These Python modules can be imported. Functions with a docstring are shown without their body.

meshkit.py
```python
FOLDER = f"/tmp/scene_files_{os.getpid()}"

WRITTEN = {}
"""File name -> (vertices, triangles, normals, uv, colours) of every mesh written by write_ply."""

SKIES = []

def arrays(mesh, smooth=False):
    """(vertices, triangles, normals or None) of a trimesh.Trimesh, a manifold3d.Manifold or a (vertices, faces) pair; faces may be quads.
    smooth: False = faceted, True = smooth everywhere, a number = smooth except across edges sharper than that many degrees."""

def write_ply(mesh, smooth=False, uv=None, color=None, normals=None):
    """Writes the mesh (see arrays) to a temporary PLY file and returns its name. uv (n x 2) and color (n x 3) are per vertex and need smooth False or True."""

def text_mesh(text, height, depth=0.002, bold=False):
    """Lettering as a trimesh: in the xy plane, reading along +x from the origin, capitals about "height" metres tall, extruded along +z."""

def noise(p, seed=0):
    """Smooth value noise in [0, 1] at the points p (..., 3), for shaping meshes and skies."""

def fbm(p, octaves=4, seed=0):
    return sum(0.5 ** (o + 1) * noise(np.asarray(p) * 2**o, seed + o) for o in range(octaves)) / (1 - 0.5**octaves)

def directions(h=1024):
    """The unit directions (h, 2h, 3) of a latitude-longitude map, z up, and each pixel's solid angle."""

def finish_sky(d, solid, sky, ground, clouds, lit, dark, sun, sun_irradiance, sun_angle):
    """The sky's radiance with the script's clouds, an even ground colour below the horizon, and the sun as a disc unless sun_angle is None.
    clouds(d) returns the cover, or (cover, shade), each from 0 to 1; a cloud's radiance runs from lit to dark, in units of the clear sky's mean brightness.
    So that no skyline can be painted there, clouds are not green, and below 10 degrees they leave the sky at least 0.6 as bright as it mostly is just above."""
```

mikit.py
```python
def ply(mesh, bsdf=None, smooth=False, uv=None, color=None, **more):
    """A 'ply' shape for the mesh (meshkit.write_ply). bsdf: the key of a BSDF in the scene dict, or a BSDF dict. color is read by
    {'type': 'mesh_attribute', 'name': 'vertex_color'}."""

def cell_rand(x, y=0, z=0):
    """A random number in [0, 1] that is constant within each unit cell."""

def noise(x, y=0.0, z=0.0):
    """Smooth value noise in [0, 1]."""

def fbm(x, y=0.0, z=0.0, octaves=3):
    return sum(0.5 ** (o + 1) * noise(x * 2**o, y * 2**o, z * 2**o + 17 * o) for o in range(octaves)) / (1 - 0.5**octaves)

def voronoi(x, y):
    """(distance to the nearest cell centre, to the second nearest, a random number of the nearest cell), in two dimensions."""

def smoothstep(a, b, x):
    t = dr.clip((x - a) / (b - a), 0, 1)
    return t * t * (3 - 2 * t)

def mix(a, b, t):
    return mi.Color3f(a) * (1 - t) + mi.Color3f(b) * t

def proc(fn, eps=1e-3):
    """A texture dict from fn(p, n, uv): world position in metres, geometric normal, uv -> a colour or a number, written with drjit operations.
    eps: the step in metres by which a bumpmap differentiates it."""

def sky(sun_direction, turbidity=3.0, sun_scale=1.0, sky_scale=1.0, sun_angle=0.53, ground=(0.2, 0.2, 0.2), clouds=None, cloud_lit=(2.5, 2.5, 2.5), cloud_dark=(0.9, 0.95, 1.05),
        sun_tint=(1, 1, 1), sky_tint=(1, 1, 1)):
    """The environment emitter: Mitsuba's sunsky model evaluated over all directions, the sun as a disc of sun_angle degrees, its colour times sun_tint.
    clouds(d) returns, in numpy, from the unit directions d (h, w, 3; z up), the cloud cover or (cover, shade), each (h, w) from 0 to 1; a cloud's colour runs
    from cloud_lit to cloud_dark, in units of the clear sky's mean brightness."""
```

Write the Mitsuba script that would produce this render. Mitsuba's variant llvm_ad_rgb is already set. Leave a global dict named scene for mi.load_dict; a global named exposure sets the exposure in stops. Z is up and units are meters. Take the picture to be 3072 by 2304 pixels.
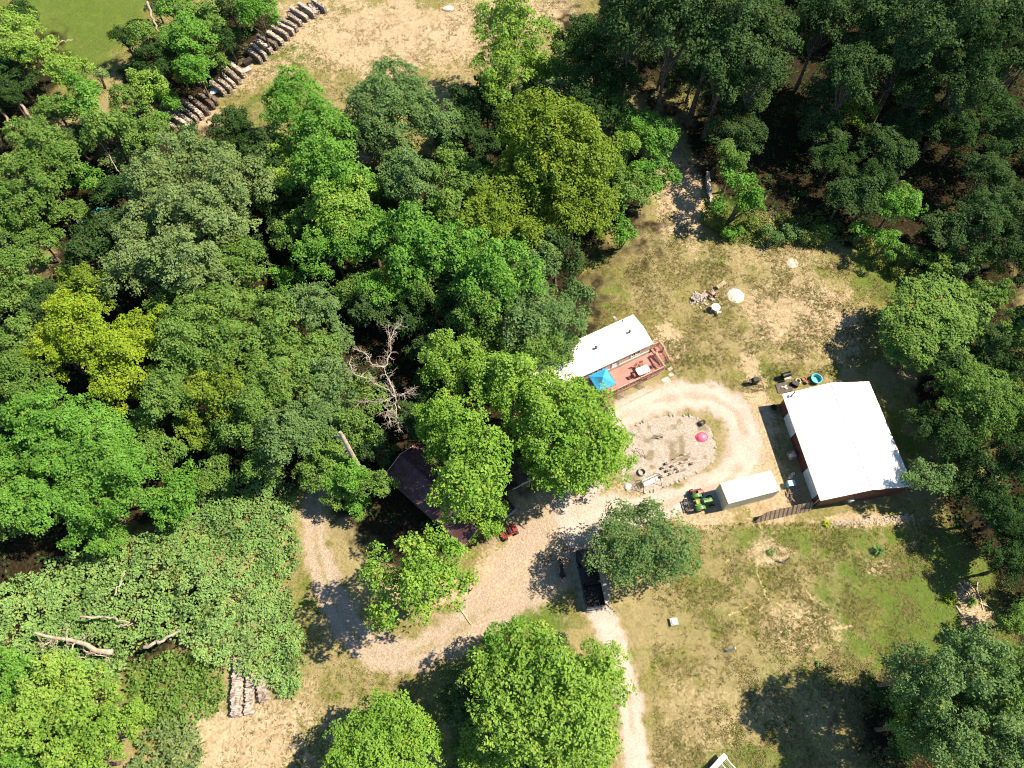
import math, random
import numpy as np, trimesh, drjit as dr, mitsuba as mi
import mikit, meshkit
from mikit import noise, fbm, cell_rand, voronoi, smoothstep, mix, proc
from shapely.geometry import LineString, Polygon, Point
from shapely.ops import unary_union
T = mi.ScalarTransform4f
PI = math.pi

# ---------------------------------------------------------------- camera, sky, exposure
PITCH, HEIGHT, FPX = math.radians(63), 80.0, 2200.0          # a drone 80 m up, looking 63 degrees down
SP, CP = math.sin(PITCH), math.cos(PITCH)
scene, labels = {}, {}
scene['camera'] = {'type': 'perspective', 'fov_axis': 'x', 'fov': math.degrees(2 * math.atan(1536 / FPX)), 'near_clip': 0.5, 'far_clip': 3000.0,
                   'to_world': T().look_at(origin=[0, 0, HEIGHT], target=[0, CP, HEIGHT - SP], up=[0, 0, 1])}
scene['sky'] = mikit.sky([0.63, 0.13, 0.79], turbidity=3, sky_scale=0.65, sun_tint=(1.0, 0.98, 0.94), ground=(0.12, 0.13, 0.06))
exposure = 2.8


def P(px, py, z=0.0):
    """The point at height z that stands at this place of the survey photograph."""
    u, v = (px - 1536) / FPX, (py - 1152) / FPX
    t = (HEIGHT - z) / (SP + v * CP)
    return np.array([u * t, (CP - v * SP) * t, z])


def ppm(px, py, z=0.0):
    return FPX * (SP + (py - 1152) / FPX * CP) / (HEIGHT - z)


# ---------------------------------------------------------------- helpers
def numbered(name):
    if name not in labels and name not in scene:
        return name
    k = 1
    while f'{name}_{k:03d}' in labels or f'{name}_{k:03d}' in scene:
        k += 1
    return f'{name}_{k:03d}'


def thing(name, label, cat, group=None, kind=None):
    key = numbered(name)
    labels[key] = {'label': label}
    if cat: labels[key]['category'] = cat
    if group: labels[key]['group'] = group
    if kind: labels[key]['kind'] = kind
    return key


def struct(name, label=None):
    key = numbered(name)
    labels[key] = {'label': label or name.replace('_', ' '), 'kind': 'structure'}
    return key


def cat(ms):
    return ms if isinstance(ms, trimesh.Trimesh) else trimesh.util.concatenate([m for m in ms])


def add(key, mesh, mat, smooth=False, **kw):
    scene[key] = mikit.ply(cat(mesh), mat, smooth=smooth, **kw)
    return key


def part(parent, name, mesh, mat, smooth=False, label=None, kind=None):
    key = numbered(parent + '__' + name)
    add(key, mesh, mat, smooth)
    if label or kind:
        labels[key] = {}
        if label: labels[key]['label'] = label
        if kind: labels[key]['kind'] = kind
    return key


def box(sx, sy, sz, c=(0, 0, 0), rz=0.0, bev=0.0):
    m = trimesh.creation.box([sx, sy, sz])
    if bev > 0:
        h = np.array([sx, sy, sz]) / 2
        pts = [np.array([i, j, k]) * h - np.eye(3)[a] * np.array([i, j, k]) * bev for i in (-1, 1) for j in (-1, 1) for k in (-1, 1) for a in range(3)]
        m = trimesh.convex.convex_hull(np.array(pts))
    if rz: m.apply_transform(trimesh.transformations.rotation_matrix(rz, [0, 0, 1]))
    m.apply_translation(c)
    return m


def beam(p, q, w, h, up=(0, 0, 1)):
    p, q = np.array(p, float), np.array(q, float)
    d = q - p; L = np.linalg.norm(d); d /= L
    up = np.array(up, float)
    if abs(d @ up) > 0.98: up = np.array([1.0, 0, 0])
    s = np.cross(up, d); s /= np.linalg.norm(s)
    n = np.cross(d, s)
    M = np.eye(4); M[:3, 0], M[:3, 1], M[:3, 2], M[:3, 3] = d, s, n, (p + q) / 2
    m = trimesh.creation.box([L, w, h]); m.apply_transform(M)
    return m


def tube(pts, r, n=6, cap=True):
    p = np.asarray(pts, float)
    r = np.broadcast_to(r, (len(p),)).astype(float)
    t = np.gradient(p, axis=0); t /= np.linalg.norm(t, axis=1, keepdims=True) + 1e-12
    ref = np.array([0.31, 0.2, 0.93]) if abs(t[:, 2]).mean() < 0.8 else np.array([0.95, 0.2, 0.1])
    a = np.cross(t, ref); a /= np.linalg.norm(a, axis=1, keepdims=True) + 1e-12
    b = np.cross(t, a)
    ang = np.arange(n) * 2 * PI / n
    v = (p[:, None] + r[:, None, None] * (np.cos(ang)[None, :, None] * a[:, None] + np.sin(ang)[None, :, None] * b[:, None])).reshape(-1, 3)
    i, j = np.meshgrid(np.arange(len(p) - 1), np.arange(n), indexing='ij')
    q0, q1, q2, q3 = i * n + j, i * n + (j + 1) % n, (i + 1) * n + (j + 1) % n, (i + 1) * n + j
    f = np.vstack([np.stack([q0, q1, q2], -1).reshape(-1, 3), np.stack([q0, q2, q3], -1).reshape(-1, 3)])
    if cap:
        k = len(v); v = np.vstack([v, p[0], p[-1]]); e = (len(p) - 1) * n
        jj = np.arange(n)
        f = np.vstack([f, np.stack([np.full(n, k), (jj + 1) % n, jj], 1), np.stack([np.full(n, k + 1), e + jj, e + (jj + 1) % n], 1)])
    return trimesh.Trimesh(v, f[:, ::-1], process=False)


def cyl(r, h, c=(0, 0, 0), axis='z', n=16):
    m = trimesh.creation.cylinder(radius=r, height=h, sections=n)
    if axis == 'x': m.apply_transform(trimesh.transformations.rotation_matrix(PI / 2, [0, 1, 0]))
    if axis == 'y': m.apply_transform(trimesh.transformations.rotation_matrix(PI / 2, [1, 0, 0]))
    m.apply_translation(c)
    return m


def lathe(prof, c=(0, 0, 0), n=20):
    m = trimesh.creation.revolve(np.array(prof, float), sections=n)
    m.apply_translation(c)
    return m


def ring(R, r, c=(0, 0, 0), axis='z', n=18, k=6):
    a = np.linspace(0, 2 * PI, n + 1)
    p = {'z': np.stack([np.cos(a) * R, np.sin(a) * R, a * 0], 1), 'y': np.stack([np.cos(a) * R, a * 0, np.sin(a) * R], 1), 'x': np.stack([a * 0, np.cos(a) * R, np.sin(a) * R], 1)}[axis]
    return tube(p + np.array(c), r, k, cap=False)


def prism(poly, depth, axis='y', c=0.0):
    """polygon (x, z) pushed along y, centred."""
    m = trimesh.creation.extrude_polygon(Polygon(poly), depth, engine='earcut')
    v = m.vertices.copy()
    m.vertices = np.stack([v[:, 0], v[:, 2] - depth / 2 + c, v[:, 1]], 1)
    m.faces = m.faces[:, ::-1]
    return m


class Frame:
    """A local frame: origin and heading; moves meshes into place."""
    def __init__(s, o, a=0.0, tilt=None):
        s.M = trimesh.transformations.translation_matrix(np.array(o, float)) @ trimesh.transformations.rotation_matrix(a, [0, 0, 1])
        if tilt: s.M = s.M @ trimesh.transformations.rotation_matrix(tilt[0], tilt[1])
    def __call__(s, ms):
        m = cat(ms).copy(); m.apply_transform(s.M); return m
    def pt(s, p): return (s.M @ np.array([*p, 1.0]))[:3]


def quads(v, f):
    f = np.asarray(f)
    if f.shape[1] == 4: f = np.vstack([f[:, [0, 1, 2]], f[:, [0, 2, 3]]])
    return trimesh.Trimesh(np.asarray(v, float), f, process=False)


def rot2(a): return np.array([[math.cos(a), -math.sin(a)], [math.sin(a), math.cos(a)]])


# ---------------------------------------------------------------- materials
def rgb(*c): return {'type': 'rgb', 'value': list(c)}


def mat(key, color, rough=0.6, metallic=0.0, spec=0.5, two=True):
    b = {'type': 'principled', 'base_color': color if isinstance(color, dict) else rgb(*color), 'roughness': rough, 'metallic': metallic, 'specular': spec}
    scene[key] = {'type': 'twosided', 'b': b} if two else b
    return key


def worn(c, d, f=3.0, lo=0.35, hi=0.75, g=9.0):
    """colour c worn or dirtied towards d in patches."""
    def fn(p, n, uv):
        a = fbm(p.x * f, p.y * f, p.z * f, 3)
        b = noise(p.x * g * f, p.y * g * f, p.z * g * f)
        return mix(c, d, smoothstep(lo, hi, a)) * (0.85 + 0.3 * b)
    return proc(fn)


mat('m_white_roof', worn((0.87, 0.87, 0.86), (0.82, 0.82, 0.80), 0.35), 0.4)
mat('m_home_roof', worn((0.82, 0.83, 0.84), (0.66, 0.67, 0.70), 0.5, 0.45, 0.8), 0.5)
mat('m_barn_red', worn((0.115, 0.045, 0.042), (0.15, 0.07, 0.06), 0.8), 0.45)
mat('m_door_white', (0.62, 0.68, 0.74), 0.5)
mat('m_trim_white', (0.72, 0.71, 0.68), 0.5)
mat('m_container', worn((0.62, 0.62, 0.55), (0.48, 0.45, 0.36), 1.2, 0.5, 0.85), 0.5)
mat('m_container_top', worn((0.78, 0.78, 0.72), (0.66, 0.63, 0.52), 0.9, 0.55, 0.9), 0.5)
mat('m_siding', worn((0.52, 0.44, 0.37), (0.46, 0.38, 0.31), 1.0), 0.6)
mat('m_skirt', worn((0.66, 0.62, 0.5), (0.52, 0.47, 0.36), 1.2), 0.6)
mat('m_glass', (0.02, 0.025, 0.03), 0.08)
mat('m_black', (0.012, 0.012, 0.014), 0.5)
mat('m_rubber', worn((0.016, 0.016, 0.017), (0.04, 0.037, 0.033), 4.0), 0.85)
mat('m_steel', worn((0.35, 0.36, 0.37), (0.2, 0.16, 0.13), 3.0, 0.5, 0.8), 0.4, 0.5)
mat('m_dark_metal', worn((0.045, 0.04, 0.04), (0.09, 0.055, 0.035), 3.0, 0.5, 0.8), 0.5, 0.2)
mat('m_rust', worn((0.17, 0.07, 0.04), (0.09, 0.05, 0.035), 4.0), 0.8)
mat('m_concrete', worn((0.46, 0.44, 0.4), (0.33, 0.31, 0.28), 3.0), 0.9)
mat('m_truck', (0.008, 0.009, 0.013), 0.18)
mat('m_chrome', (0.6, 0.6, 0.6), 0.2, 0.9)
mat('m_green', worn((0.06, 0.22, 0.05), (0.12, 0.21, 0.08), 3.0, 0.45, 0.8), 0.35)
mat('m_yellow', worn((0.65, 0.45, 0.05), (0.5, 0.33, 0.06), 4.0), 0.4)
mat('m_red', worn((0.30, 0.03, 0.025), (0.16, 0.04, 0.03), 4.0), 0.45)
mat('m_maroon', worn((0.085, 0.035, 0.045), (0.13, 0.07, 0.08), 1.5), 0.6)
mat('m_pink', (0.75, 0.17, 0.30), 0.4)
mat('m_pink_deep', (0.55, 0.06, 0.16), 0.4)
mat('m_canopy_blue', worn((0.03, 0.30, 0.60), (0.05, 0.36, 0.66), 1.0), 0.7)
mat('m_teal', worn((0.05, 0.42, 0.48), (0.1, 0.5, 0.55), 2.0), 0.5)
mat('m_pale_blue', worn((0.28, 0.45, 0.62), (0.4, 0.55, 0.68), 2.0), 0.6)
mat('m_white', (0.78, 0.78, 0.76), 0.45)
mat('m_terracotta', worn((0.28, 0.13, 0.08), (0.2, 0.1, 0.07), 3.0), 0.8)
mat('m_tan_cloth', worn((0.36, 0.26, 0.21), (0.28, 0.2, 0.17), 2.0), 0.85)


def plank(c1, c2, dirn=(1, 0), f=1.0):
    def fn(p, n, uv):
        a = p.x * dirn[0] + p.y * dirn[1]
        b = p.y * dirn[0] - p.x * dirn[1]
        g = fbm(a * 1.5 * f, b * 14 * f, p.z * 14 * f, 3)
        h = noise(a * 0.8, b * 2.5, p.z * 2)
        return mix(c1, c2, g) * (0.75 + 0.5 * h)
    return proc(fn)


mat('m_deck', plank((0.36, 0.165, 0.145), (0.44, 0.235, 0.21), (0.89, 0.457)), 0.75)
mat('m_rail_wood', plank((0.36, 0.215, 0.175), (0.46, 0.31, 0.26), (0.89, 0.457)), 0.75)
mat('m_old_wood', plank((0.22, 0.17, 0.13), (0.34, 0.29, 0.24)), 0.85)
mat('m_dark_wood', plank((0.10, 0.065, 0.05), (0.17, 0.115, 0.09)), 0.85)
mat('m_pale_wood', plank((0.36, 0.29, 0.2), (0.45, 0.37, 0.27)), 0.8)
mat('m_bark', worn((0.10, 0.08, 0.06), (0.18, 0.15, 0.12), 3.0), 0.95)
mat('m_dead_wood', worn((0.42, 0.38, 0.33), (0.29, 0.25, 0.21), 2.0), 0.9)
mat('m_log_grey', worn((0.38, 0.345, 0.31), (0.13, 0.105, 0.09), 4.5, 0.35, 0.7), 0.95)
mat('m_log_pale', worn((0.46, 0.42, 0.38), (0.2, 0.165, 0.15), 4.0, 0.4, 0.75), 0.95)
mat('m_log_dark', worn((0.2, 0.165, 0.145), (0.07, 0.055, 0.05), 4.5, 0.3, 0.7), 0.95)
mat('m_stone', worn((0.42, 0.39, 0.35), (0.27, 0.25, 0.23), 3.0), 0.95)
mat('m_ash', worn((0.66, 0.63, 0.61), (0.48, 0.43, 0.38), 3.0), 0.95)
mat('m_root', worn((0.55, 0.46, 0.34), (0.42, 0.33, 0.22), 4.0), 0.9)
mat('m_shingle', worn((0.06, 0.045, 0.055), (0.11, 0.07, 0.075), 2.5), 0.9)

TONES = {  # leaf colours of the different kinds
    'bright': ((0.144, 0.299, 0.045), (0.294, 0.470, 0.100)),
    'vivid': ((0.086, 0.240, 0.036), (0.192, 0.416, 0.081)),
    'mid': ((0.094, 0.202, 0.041), (0.202, 0.351, 0.090)),
    'pale': ((0.132, 0.224, 0.077), (0.240, 0.358, 0.145)),
    'muted': ((0.091, 0.192, 0.064), (0.190, 0.319, 0.120)),
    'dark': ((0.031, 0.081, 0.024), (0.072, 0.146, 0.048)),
    'forest': ((0.041, 0.096, 0.032), (0.098, 0.176, 0.064)),
    'olive': ((0.118, 0.215, 0.029), (0.240, 0.358, 0.057)),
    'gold': ((0.162, 0.286, 0.025), (0.318, 0.455, 0.052)),
    'lime': ((0.138, 0.312, 0.039), (0.282, 0.470, 0.093)),
    'thicket': ((0.156, 0.305, 0.090), (0.270, 0.455, 0.158)),
    'weeds': ((0.132, 0.202, 0.048), (0.270, 0.332, 0.100)),
}


def leaf_fn(c1, c2):
    def fn(p, n, uv):
        a = noise(p.x * 0.45, p.y * 0.45, p.z * 0.45)
        b = cell_rand(p.x * 3.3, p.y * 3.3, p.z * 3.3)
        d = noise(p.x * 0.13 + 40, p.y * 0.13, 3.0)
        col = mix(c1, c2, dr.clip(0.6 * a + 0.75 * b + 0.5 * d - 0.4, 0, 1.15))
        sere = smoothstep(0.62, 0.8, noise(p.x * 0.8, p.y * 0.8, p.z * 0.8 + 9)) * smoothstep(0.5, 0.9, b)
        return mix(col, (c2[0] * 1.45, c2[1] * 1.02, c2[2] * 0.9), sere * 0.6)
    return fn


for k, (c1, c2) in TONES.items():
    scene['leaf_' + k] = {'type': 'principledthin', 'base_color': proc(leaf_fn(c1, c2)), 'roughness': 0.42, 'diff_trans': 0.55, 'eta': 1.4}


# ---------------------------------------------------------------- the ground: one sheet, its soils and grasses in place
DRIVE = [(1930, 2420), (1915, 2304), (1887, 2100), (1836, 1905), (1785, 1800), (1762, 1700), (1740, 1580), (1735, 1490), (1760, 1400), (1800, 1320), (1862, 1250), (1935, 1208),
         (2050, 1186), (2140, 1192), (2205, 1235), (2238, 1305), (2232, 1380), (2190, 1440), (2100, 1478), (2000, 1512), (1900, 1535), (1780, 1535)]
DRIVE_W = [36, 36, 33, 34, 40, 44, 62, 66, 50, 42, 40, 42, 44, 44, 44, 44, 44, 44, 42, 40, 44, 60]
TRACK = [(1720, 1590), (1620, 1680), (1530, 1760), (1430, 1850), (1340, 1920), (1230, 1965), (1130, 1965), (1050, 1890), (990, 1780), (950, 1650), (935, 1540), (960, 1440), (1010, 1370)]
TRACK_W = [100, 115, 85, 62, 50, 48, 46, 42, 38, 34, 32, 34, 34]
CRACKS = [[(2271, 1684), (2291, 1762), (2310, 1820)], [(2187, 1839), (2208, 1827), (2291, 1820)], [(2330, 1815), (2378, 1847), (2402, 1854), (2441, 1854), (2485, 1883), (2572, 1883)],
          [(2417, 1762), (2427, 1791), (2439, 1810), (2446, 1849)], [(2175, 1679), (2199, 1679), (2223, 1689)], [(2591, 1720), (2645, 1694), (2680, 1705)], [(913, 108), (931, 127), (963, 145)]]
# x, y, half width, half height, how strong
GREEN = [(2380, 1640, 240, 60, .7), (2480, 1990, 300, 100, .55), (2560, 1820, 130, 160, .75), (2110, 1830, 120, 110, .55), (2250, 1760, 90, 70, .5), (2010, 760, 60, 80, .5), (2160, 930, 60, 50, .45), (2080, 720, 60, 40, .6), (2350, 900, 60, 70, .5), (2830, 1850, 300, 260, 1.0), (2900, 1690, 230, 150, .9), (2610, 1610, 200, 50, .75), (2330, 1620, 190, 60, .75), (2140, 1720, 130, 130, .55), (2690, 1960, 220, 90, .8), (2250, 2290, 170, 70, .8), (2590, 1780, 60, 40, .5),
         (2110, 800, 90, 60, .5), (2440, 830, 110, 60, .55), (2575, 860, 45, 50, .7), (2270, 1010, 70, 90, .4), (1830, 900, 70, 130, .6), (2050, 1080, 100, 80, .5), (2310, 1130, 90, 60, .6), (2700, 1280, 90, 140, .7),
         (150, 90, 300, 190, 1.0), (330, 60, 150, 120, 1.0), (880, 170, 130, 60, .75), (800, 330, 110, 90, .7), (690, 380, 70, 80, .75), (1080, 90, 90, 40, .5),
         (850, 1960, 90, 130, .7), (930, 1780, 80, 110, .55), (1180, 2060, 150, 60, .4), (1590, 1850, 170, 60, .9), (1050, 2080, 120, 60, .5), (1950, 1990, 90, 60, .45), (2300, 1970, 130, 40, .4),
         (500, 2080, 170, 140, .8), (2280, 650, 240, 90, .9), (2640, 830, 100, 120, .9)]
BARE = [(1130, 110, 330, 130, .9), (860, 60, 150, 60, .6), (620, 360, 70, 50, .9), (720, 230, 90, 60, .7), (1090, 450, 90, 70, .9), (350, 600, 90, 60, 1.0), (210, 770, 70, 70, 1.0), (1500, 40, 260, 70, .7),
        (2040, 600, 80, 130, .95), (2450, 960, 200, 120, .7), (2330, 760, 190, 60, .4), (2000, 1020, 60, 60, .8), (2380, 1880, 150, 80, .55), (2310, 1660, 70, 50, .7), (2650, 1700, 60, 30, .5), (2920, 1830, 45, 70, 1.0),
        (760, 2230, 230, 130, .8), (900, 2100, 60, 80, .4), (1330, 1770, 200, 70, .8), (1540, 1740, 180, 110, 1.0), (1560, 1480, 110, 70, .9), (2280, 1230, 50, 190, .8), (2080, 1550, 120, 40, .85), (2600, 1560, 180, 26, .9),
        (2300, 1480, 90, 120, .8), (1880, 1480, 60, 50, .5), (2310, 640, 60, 50, .9), (2100, 2150, 130, 150, .35)]
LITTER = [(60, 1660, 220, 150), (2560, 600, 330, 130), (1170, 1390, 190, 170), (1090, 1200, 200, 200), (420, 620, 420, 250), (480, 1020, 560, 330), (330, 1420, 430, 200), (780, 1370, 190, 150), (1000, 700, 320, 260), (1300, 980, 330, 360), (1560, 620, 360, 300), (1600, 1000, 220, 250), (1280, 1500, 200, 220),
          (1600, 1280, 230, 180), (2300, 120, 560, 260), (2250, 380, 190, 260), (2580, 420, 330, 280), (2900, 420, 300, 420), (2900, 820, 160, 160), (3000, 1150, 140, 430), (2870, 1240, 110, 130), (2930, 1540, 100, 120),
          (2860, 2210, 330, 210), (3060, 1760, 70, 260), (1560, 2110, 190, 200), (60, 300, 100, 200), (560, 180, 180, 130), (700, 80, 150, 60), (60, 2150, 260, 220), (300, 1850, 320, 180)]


def _seg(line, w):
    pts = [P(*q)[:2] for q in line]
    ws = [wi / ppm(*q) for wi, q in zip(w, line)]
    return list(zip(pts[:-1], pts[1:], ws[:-1], ws[1:]))


DSEG, TSEG = _seg(DRIVE, DRIVE_W), _seg(TRACK, TRACK_W)
CSEG = sum([_seg(l, [3] * len(l)) for l in CRACKS], [])
DPT, TPT = [P(*q)[:2] for q in DRIVE], [P(*q)[:2] for q in TRACK]


def seg_field(p, segs):
    """(distance over half width, side offset over half width) of the nearest segment"""
    best, off = mi.Float(99), mi.Float(0)
    for a, b, w0, w1 in segs:
        d = b - a; L2 = float(d @ d)
        qx, qy = p.x - float(a[0]), p.y - float(a[1])
        t = dr.clip((qx * float(d[0]) + qy * float(d[1])) / L2, 0, 1)
        ex, ey = qx - t * float(d[0]), qy - t * float(d[1])
        r = dr.sqrt(ex * ex + ey * ey) / (float(w0) + t * float(w1 - w0))
        best = dr.minimum(best, r)
    return best


def blob_list(bl):
    out = []
    for b in bl:
        c, x, y0, y1 = P(b[0], b[1]), P(b[0] + b[2], b[1]), P(b[0], b[1] + b[3]), P(b[0], b[1] - b[3])
        out.append((float(c[0]), float((y0[1] + y1[1]) / 2), float(x[0] - c[0]), float((y1[1] - y0[1]) / 2), b[4] if len(b) > 4 else 1.0))
    return out


GB, BB, LB = blob_list(GREEN), blob_list(BARE), blob_list(LITTER)


def blob_field(p, bl, wob, soft=0.45):
    out = mi.Float(0)
    for cx, cy, rx, ry, s in bl:
        d = dr.sqrt(dr.square((p.x - cx) / rx) + dr.square((p.y - cy) / ry)) + wob
        out = dr.maximum(out, s * smoothstep(1 + soft, 1 - soft, d))
    return out


def ground_fn(p, n, uv):
    w1 = fbm(p.x * 0.22, p.y * 0.22, 3.0, 3)
    w2 = fbm(p.x * 0.9 + 7, p.y * 0.9, 5.0, 3)
    w3 = noise(p.x * 2.3, p.y * 2.3, 6.0)
    fine = noise(p.x * 6.5, p.y * 6.5, 1.0)
    finer = noise(p.x * 15, p.y * 15, 2.0)
    wob = (w1 - 0.5) * 0.9 + (w2 - 0.5) * 0.7
    tuft = smoothstep(0.5, 0.8, w3)
    tan = mix((0.225, 0.200, 0.100), (0.305, 0.270, 0.155), w2)
    olive = mix((0.121, 0.135, 0.039), (0.200, 0.190, 0.069), fine)
    lush = mix((0.062, 0.120, 0.021), (0.111, 0.166, 0.036), w2)
    soil = mix((0.370, 0.290, 0.197), (0.464, 0.384, 0.283), w2)
    g = blob_field(p, GB, wob)
    col = mix(tan, olive, dr.clip(smoothstep(0.44, 0.62, w1 * 0.55 + w2 * 0.45) * 0.8 + 0.3 * (tuft - 0.4) + 0.5 * g, 0, 1))
    col = mix(col, lush, smoothstep(0.4, 0.95, g + (w2 - 0.5) * 0.6 + (w3 - 0.5) * 0.25) * 0.92)
    b = blob_field(p, BB, wob)
    col = mix(col, soil, smoothstep(0.2, 0.95, b + (fine - 0.5) * 0.45 + (w3 - 0.5) * 0.3) * 0.9)
    cr = seg_field(mi.Point3f(p.x + (w2 - .5) * 0.9, p.y + (noise(p.x * 1.3, p.y * 1.3, 8.) - .5) * 0.9, 0), CSEG)
    col = mix(col, (0.46, 0.37, 0.23), smoothstep(1.1, 0.4, cr) * 0.75)
    col = col * (0.70 + 0.30 * fine + 0.20 * finer + 0.10 * w3)
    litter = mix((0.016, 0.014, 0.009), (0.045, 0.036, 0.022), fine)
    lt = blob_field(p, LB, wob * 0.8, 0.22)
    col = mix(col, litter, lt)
    # gravel drive and worn track: two wheel tracks, a dirtier middle, ragged sides
    rag = (w2 - 0.5) * 0.85 + (w3 - 0.5) * 0.3
    grav = mix((0.375, 0.342, 0.312), (0.50, 0.468, 0.44), w2) * (0.82 + 0.36 * finer)
    dirt = mix((0.300, 0.242, 0.188), (0.420, 0.365, 0.305), fine * 0.6 + w2 * 0.4) * (0.80 + 0.40 * finer)
    t0 = seg_field(p, TSEG); tt = t0 + rag
    mid = smoothstep(0.42, 0.1, t0 + 0.3 * rag)
    col = mix(col, dirt, smoothstep(1.4, 0.7, tt) * (1 - 0.5 * mid * smoothstep(0.38, 0.6, w2)))
    d0 = seg_field(p, DSEG); dd = d0 + rag
    mid = smoothstep(0.40, 0.08, d0 + 0.3 * rag)
    dmix = smoothstep(1.25, 0.7, dd)
    col = mix(col, dirt, smoothstep(1.6, 0.9, dd) * 0.7)
    return mix(col, mix(grav, dirt, mid * 0.75 * smoothstep(0.36, 0.55, w1)), dmix)


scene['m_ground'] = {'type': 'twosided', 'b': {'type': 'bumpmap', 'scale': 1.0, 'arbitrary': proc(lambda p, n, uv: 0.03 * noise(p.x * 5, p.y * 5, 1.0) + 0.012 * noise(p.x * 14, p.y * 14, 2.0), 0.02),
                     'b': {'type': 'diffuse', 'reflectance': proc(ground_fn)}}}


def flat(poly, z):
    out = []
    for q in getattr(poly, 'geoms', [poly]):
        v, f = trimesh.creation.triangulate_polygon(q, engine='earcut')
        out.append(trimesh.Trimesh(np.column_stack([v, np.full(len(v), z)]), f, process=False))
    return cat(out)


def strip(pts, ws, k):
    return unary_union([LineString([pts[i], pts[i + 1]]).buffer(k * max(ws[i], ws[i + 1])) for i in range(len(pts) - 1)])


W1 = [w / ppm(*q) for w, q in zip(DRIVE_W, DRIVE)]
W2 = [w / ppm(*q) for w, q in zip(TRACK_W, TRACK)]
drive_poly = strip(DPT, W1, 1.0)
track_poly = strip(TPT, W2, 1.0).difference(drive_poly.buffer(0.02))
BED = Polygon([P(*q)[:2] for q in [(1885, 1290), (1930, 1262), (2000, 1244), (2080, 1246), (2132, 1280), (2150, 1330), (2148, 1380), (2110, 1412), (2040, 1445), (1960, 1476), (1890, 1486), (1862, 1440), (1866, 1350)]]).buffer(-0.1).difference(drive_poly.buffer(0.03))
BED = max(getattr(BED, 'geoms', [BED]), key=lambda a: a.area)
g = 1500.0
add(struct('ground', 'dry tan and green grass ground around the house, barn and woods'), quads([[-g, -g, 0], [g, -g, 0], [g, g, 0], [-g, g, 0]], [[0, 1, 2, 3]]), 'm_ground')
add(struct('gravel_driveway', 'pale gravel drive coming in at the bottom and looping round the planting bed'), flat(drive_poly, 0.008), 'm_ground')
add(struct('dirt_track', 'worn pinkish dirt track curving round to the left from the gravel yard'), flat(track_poly, 0.004), 'm_ground')


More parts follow.
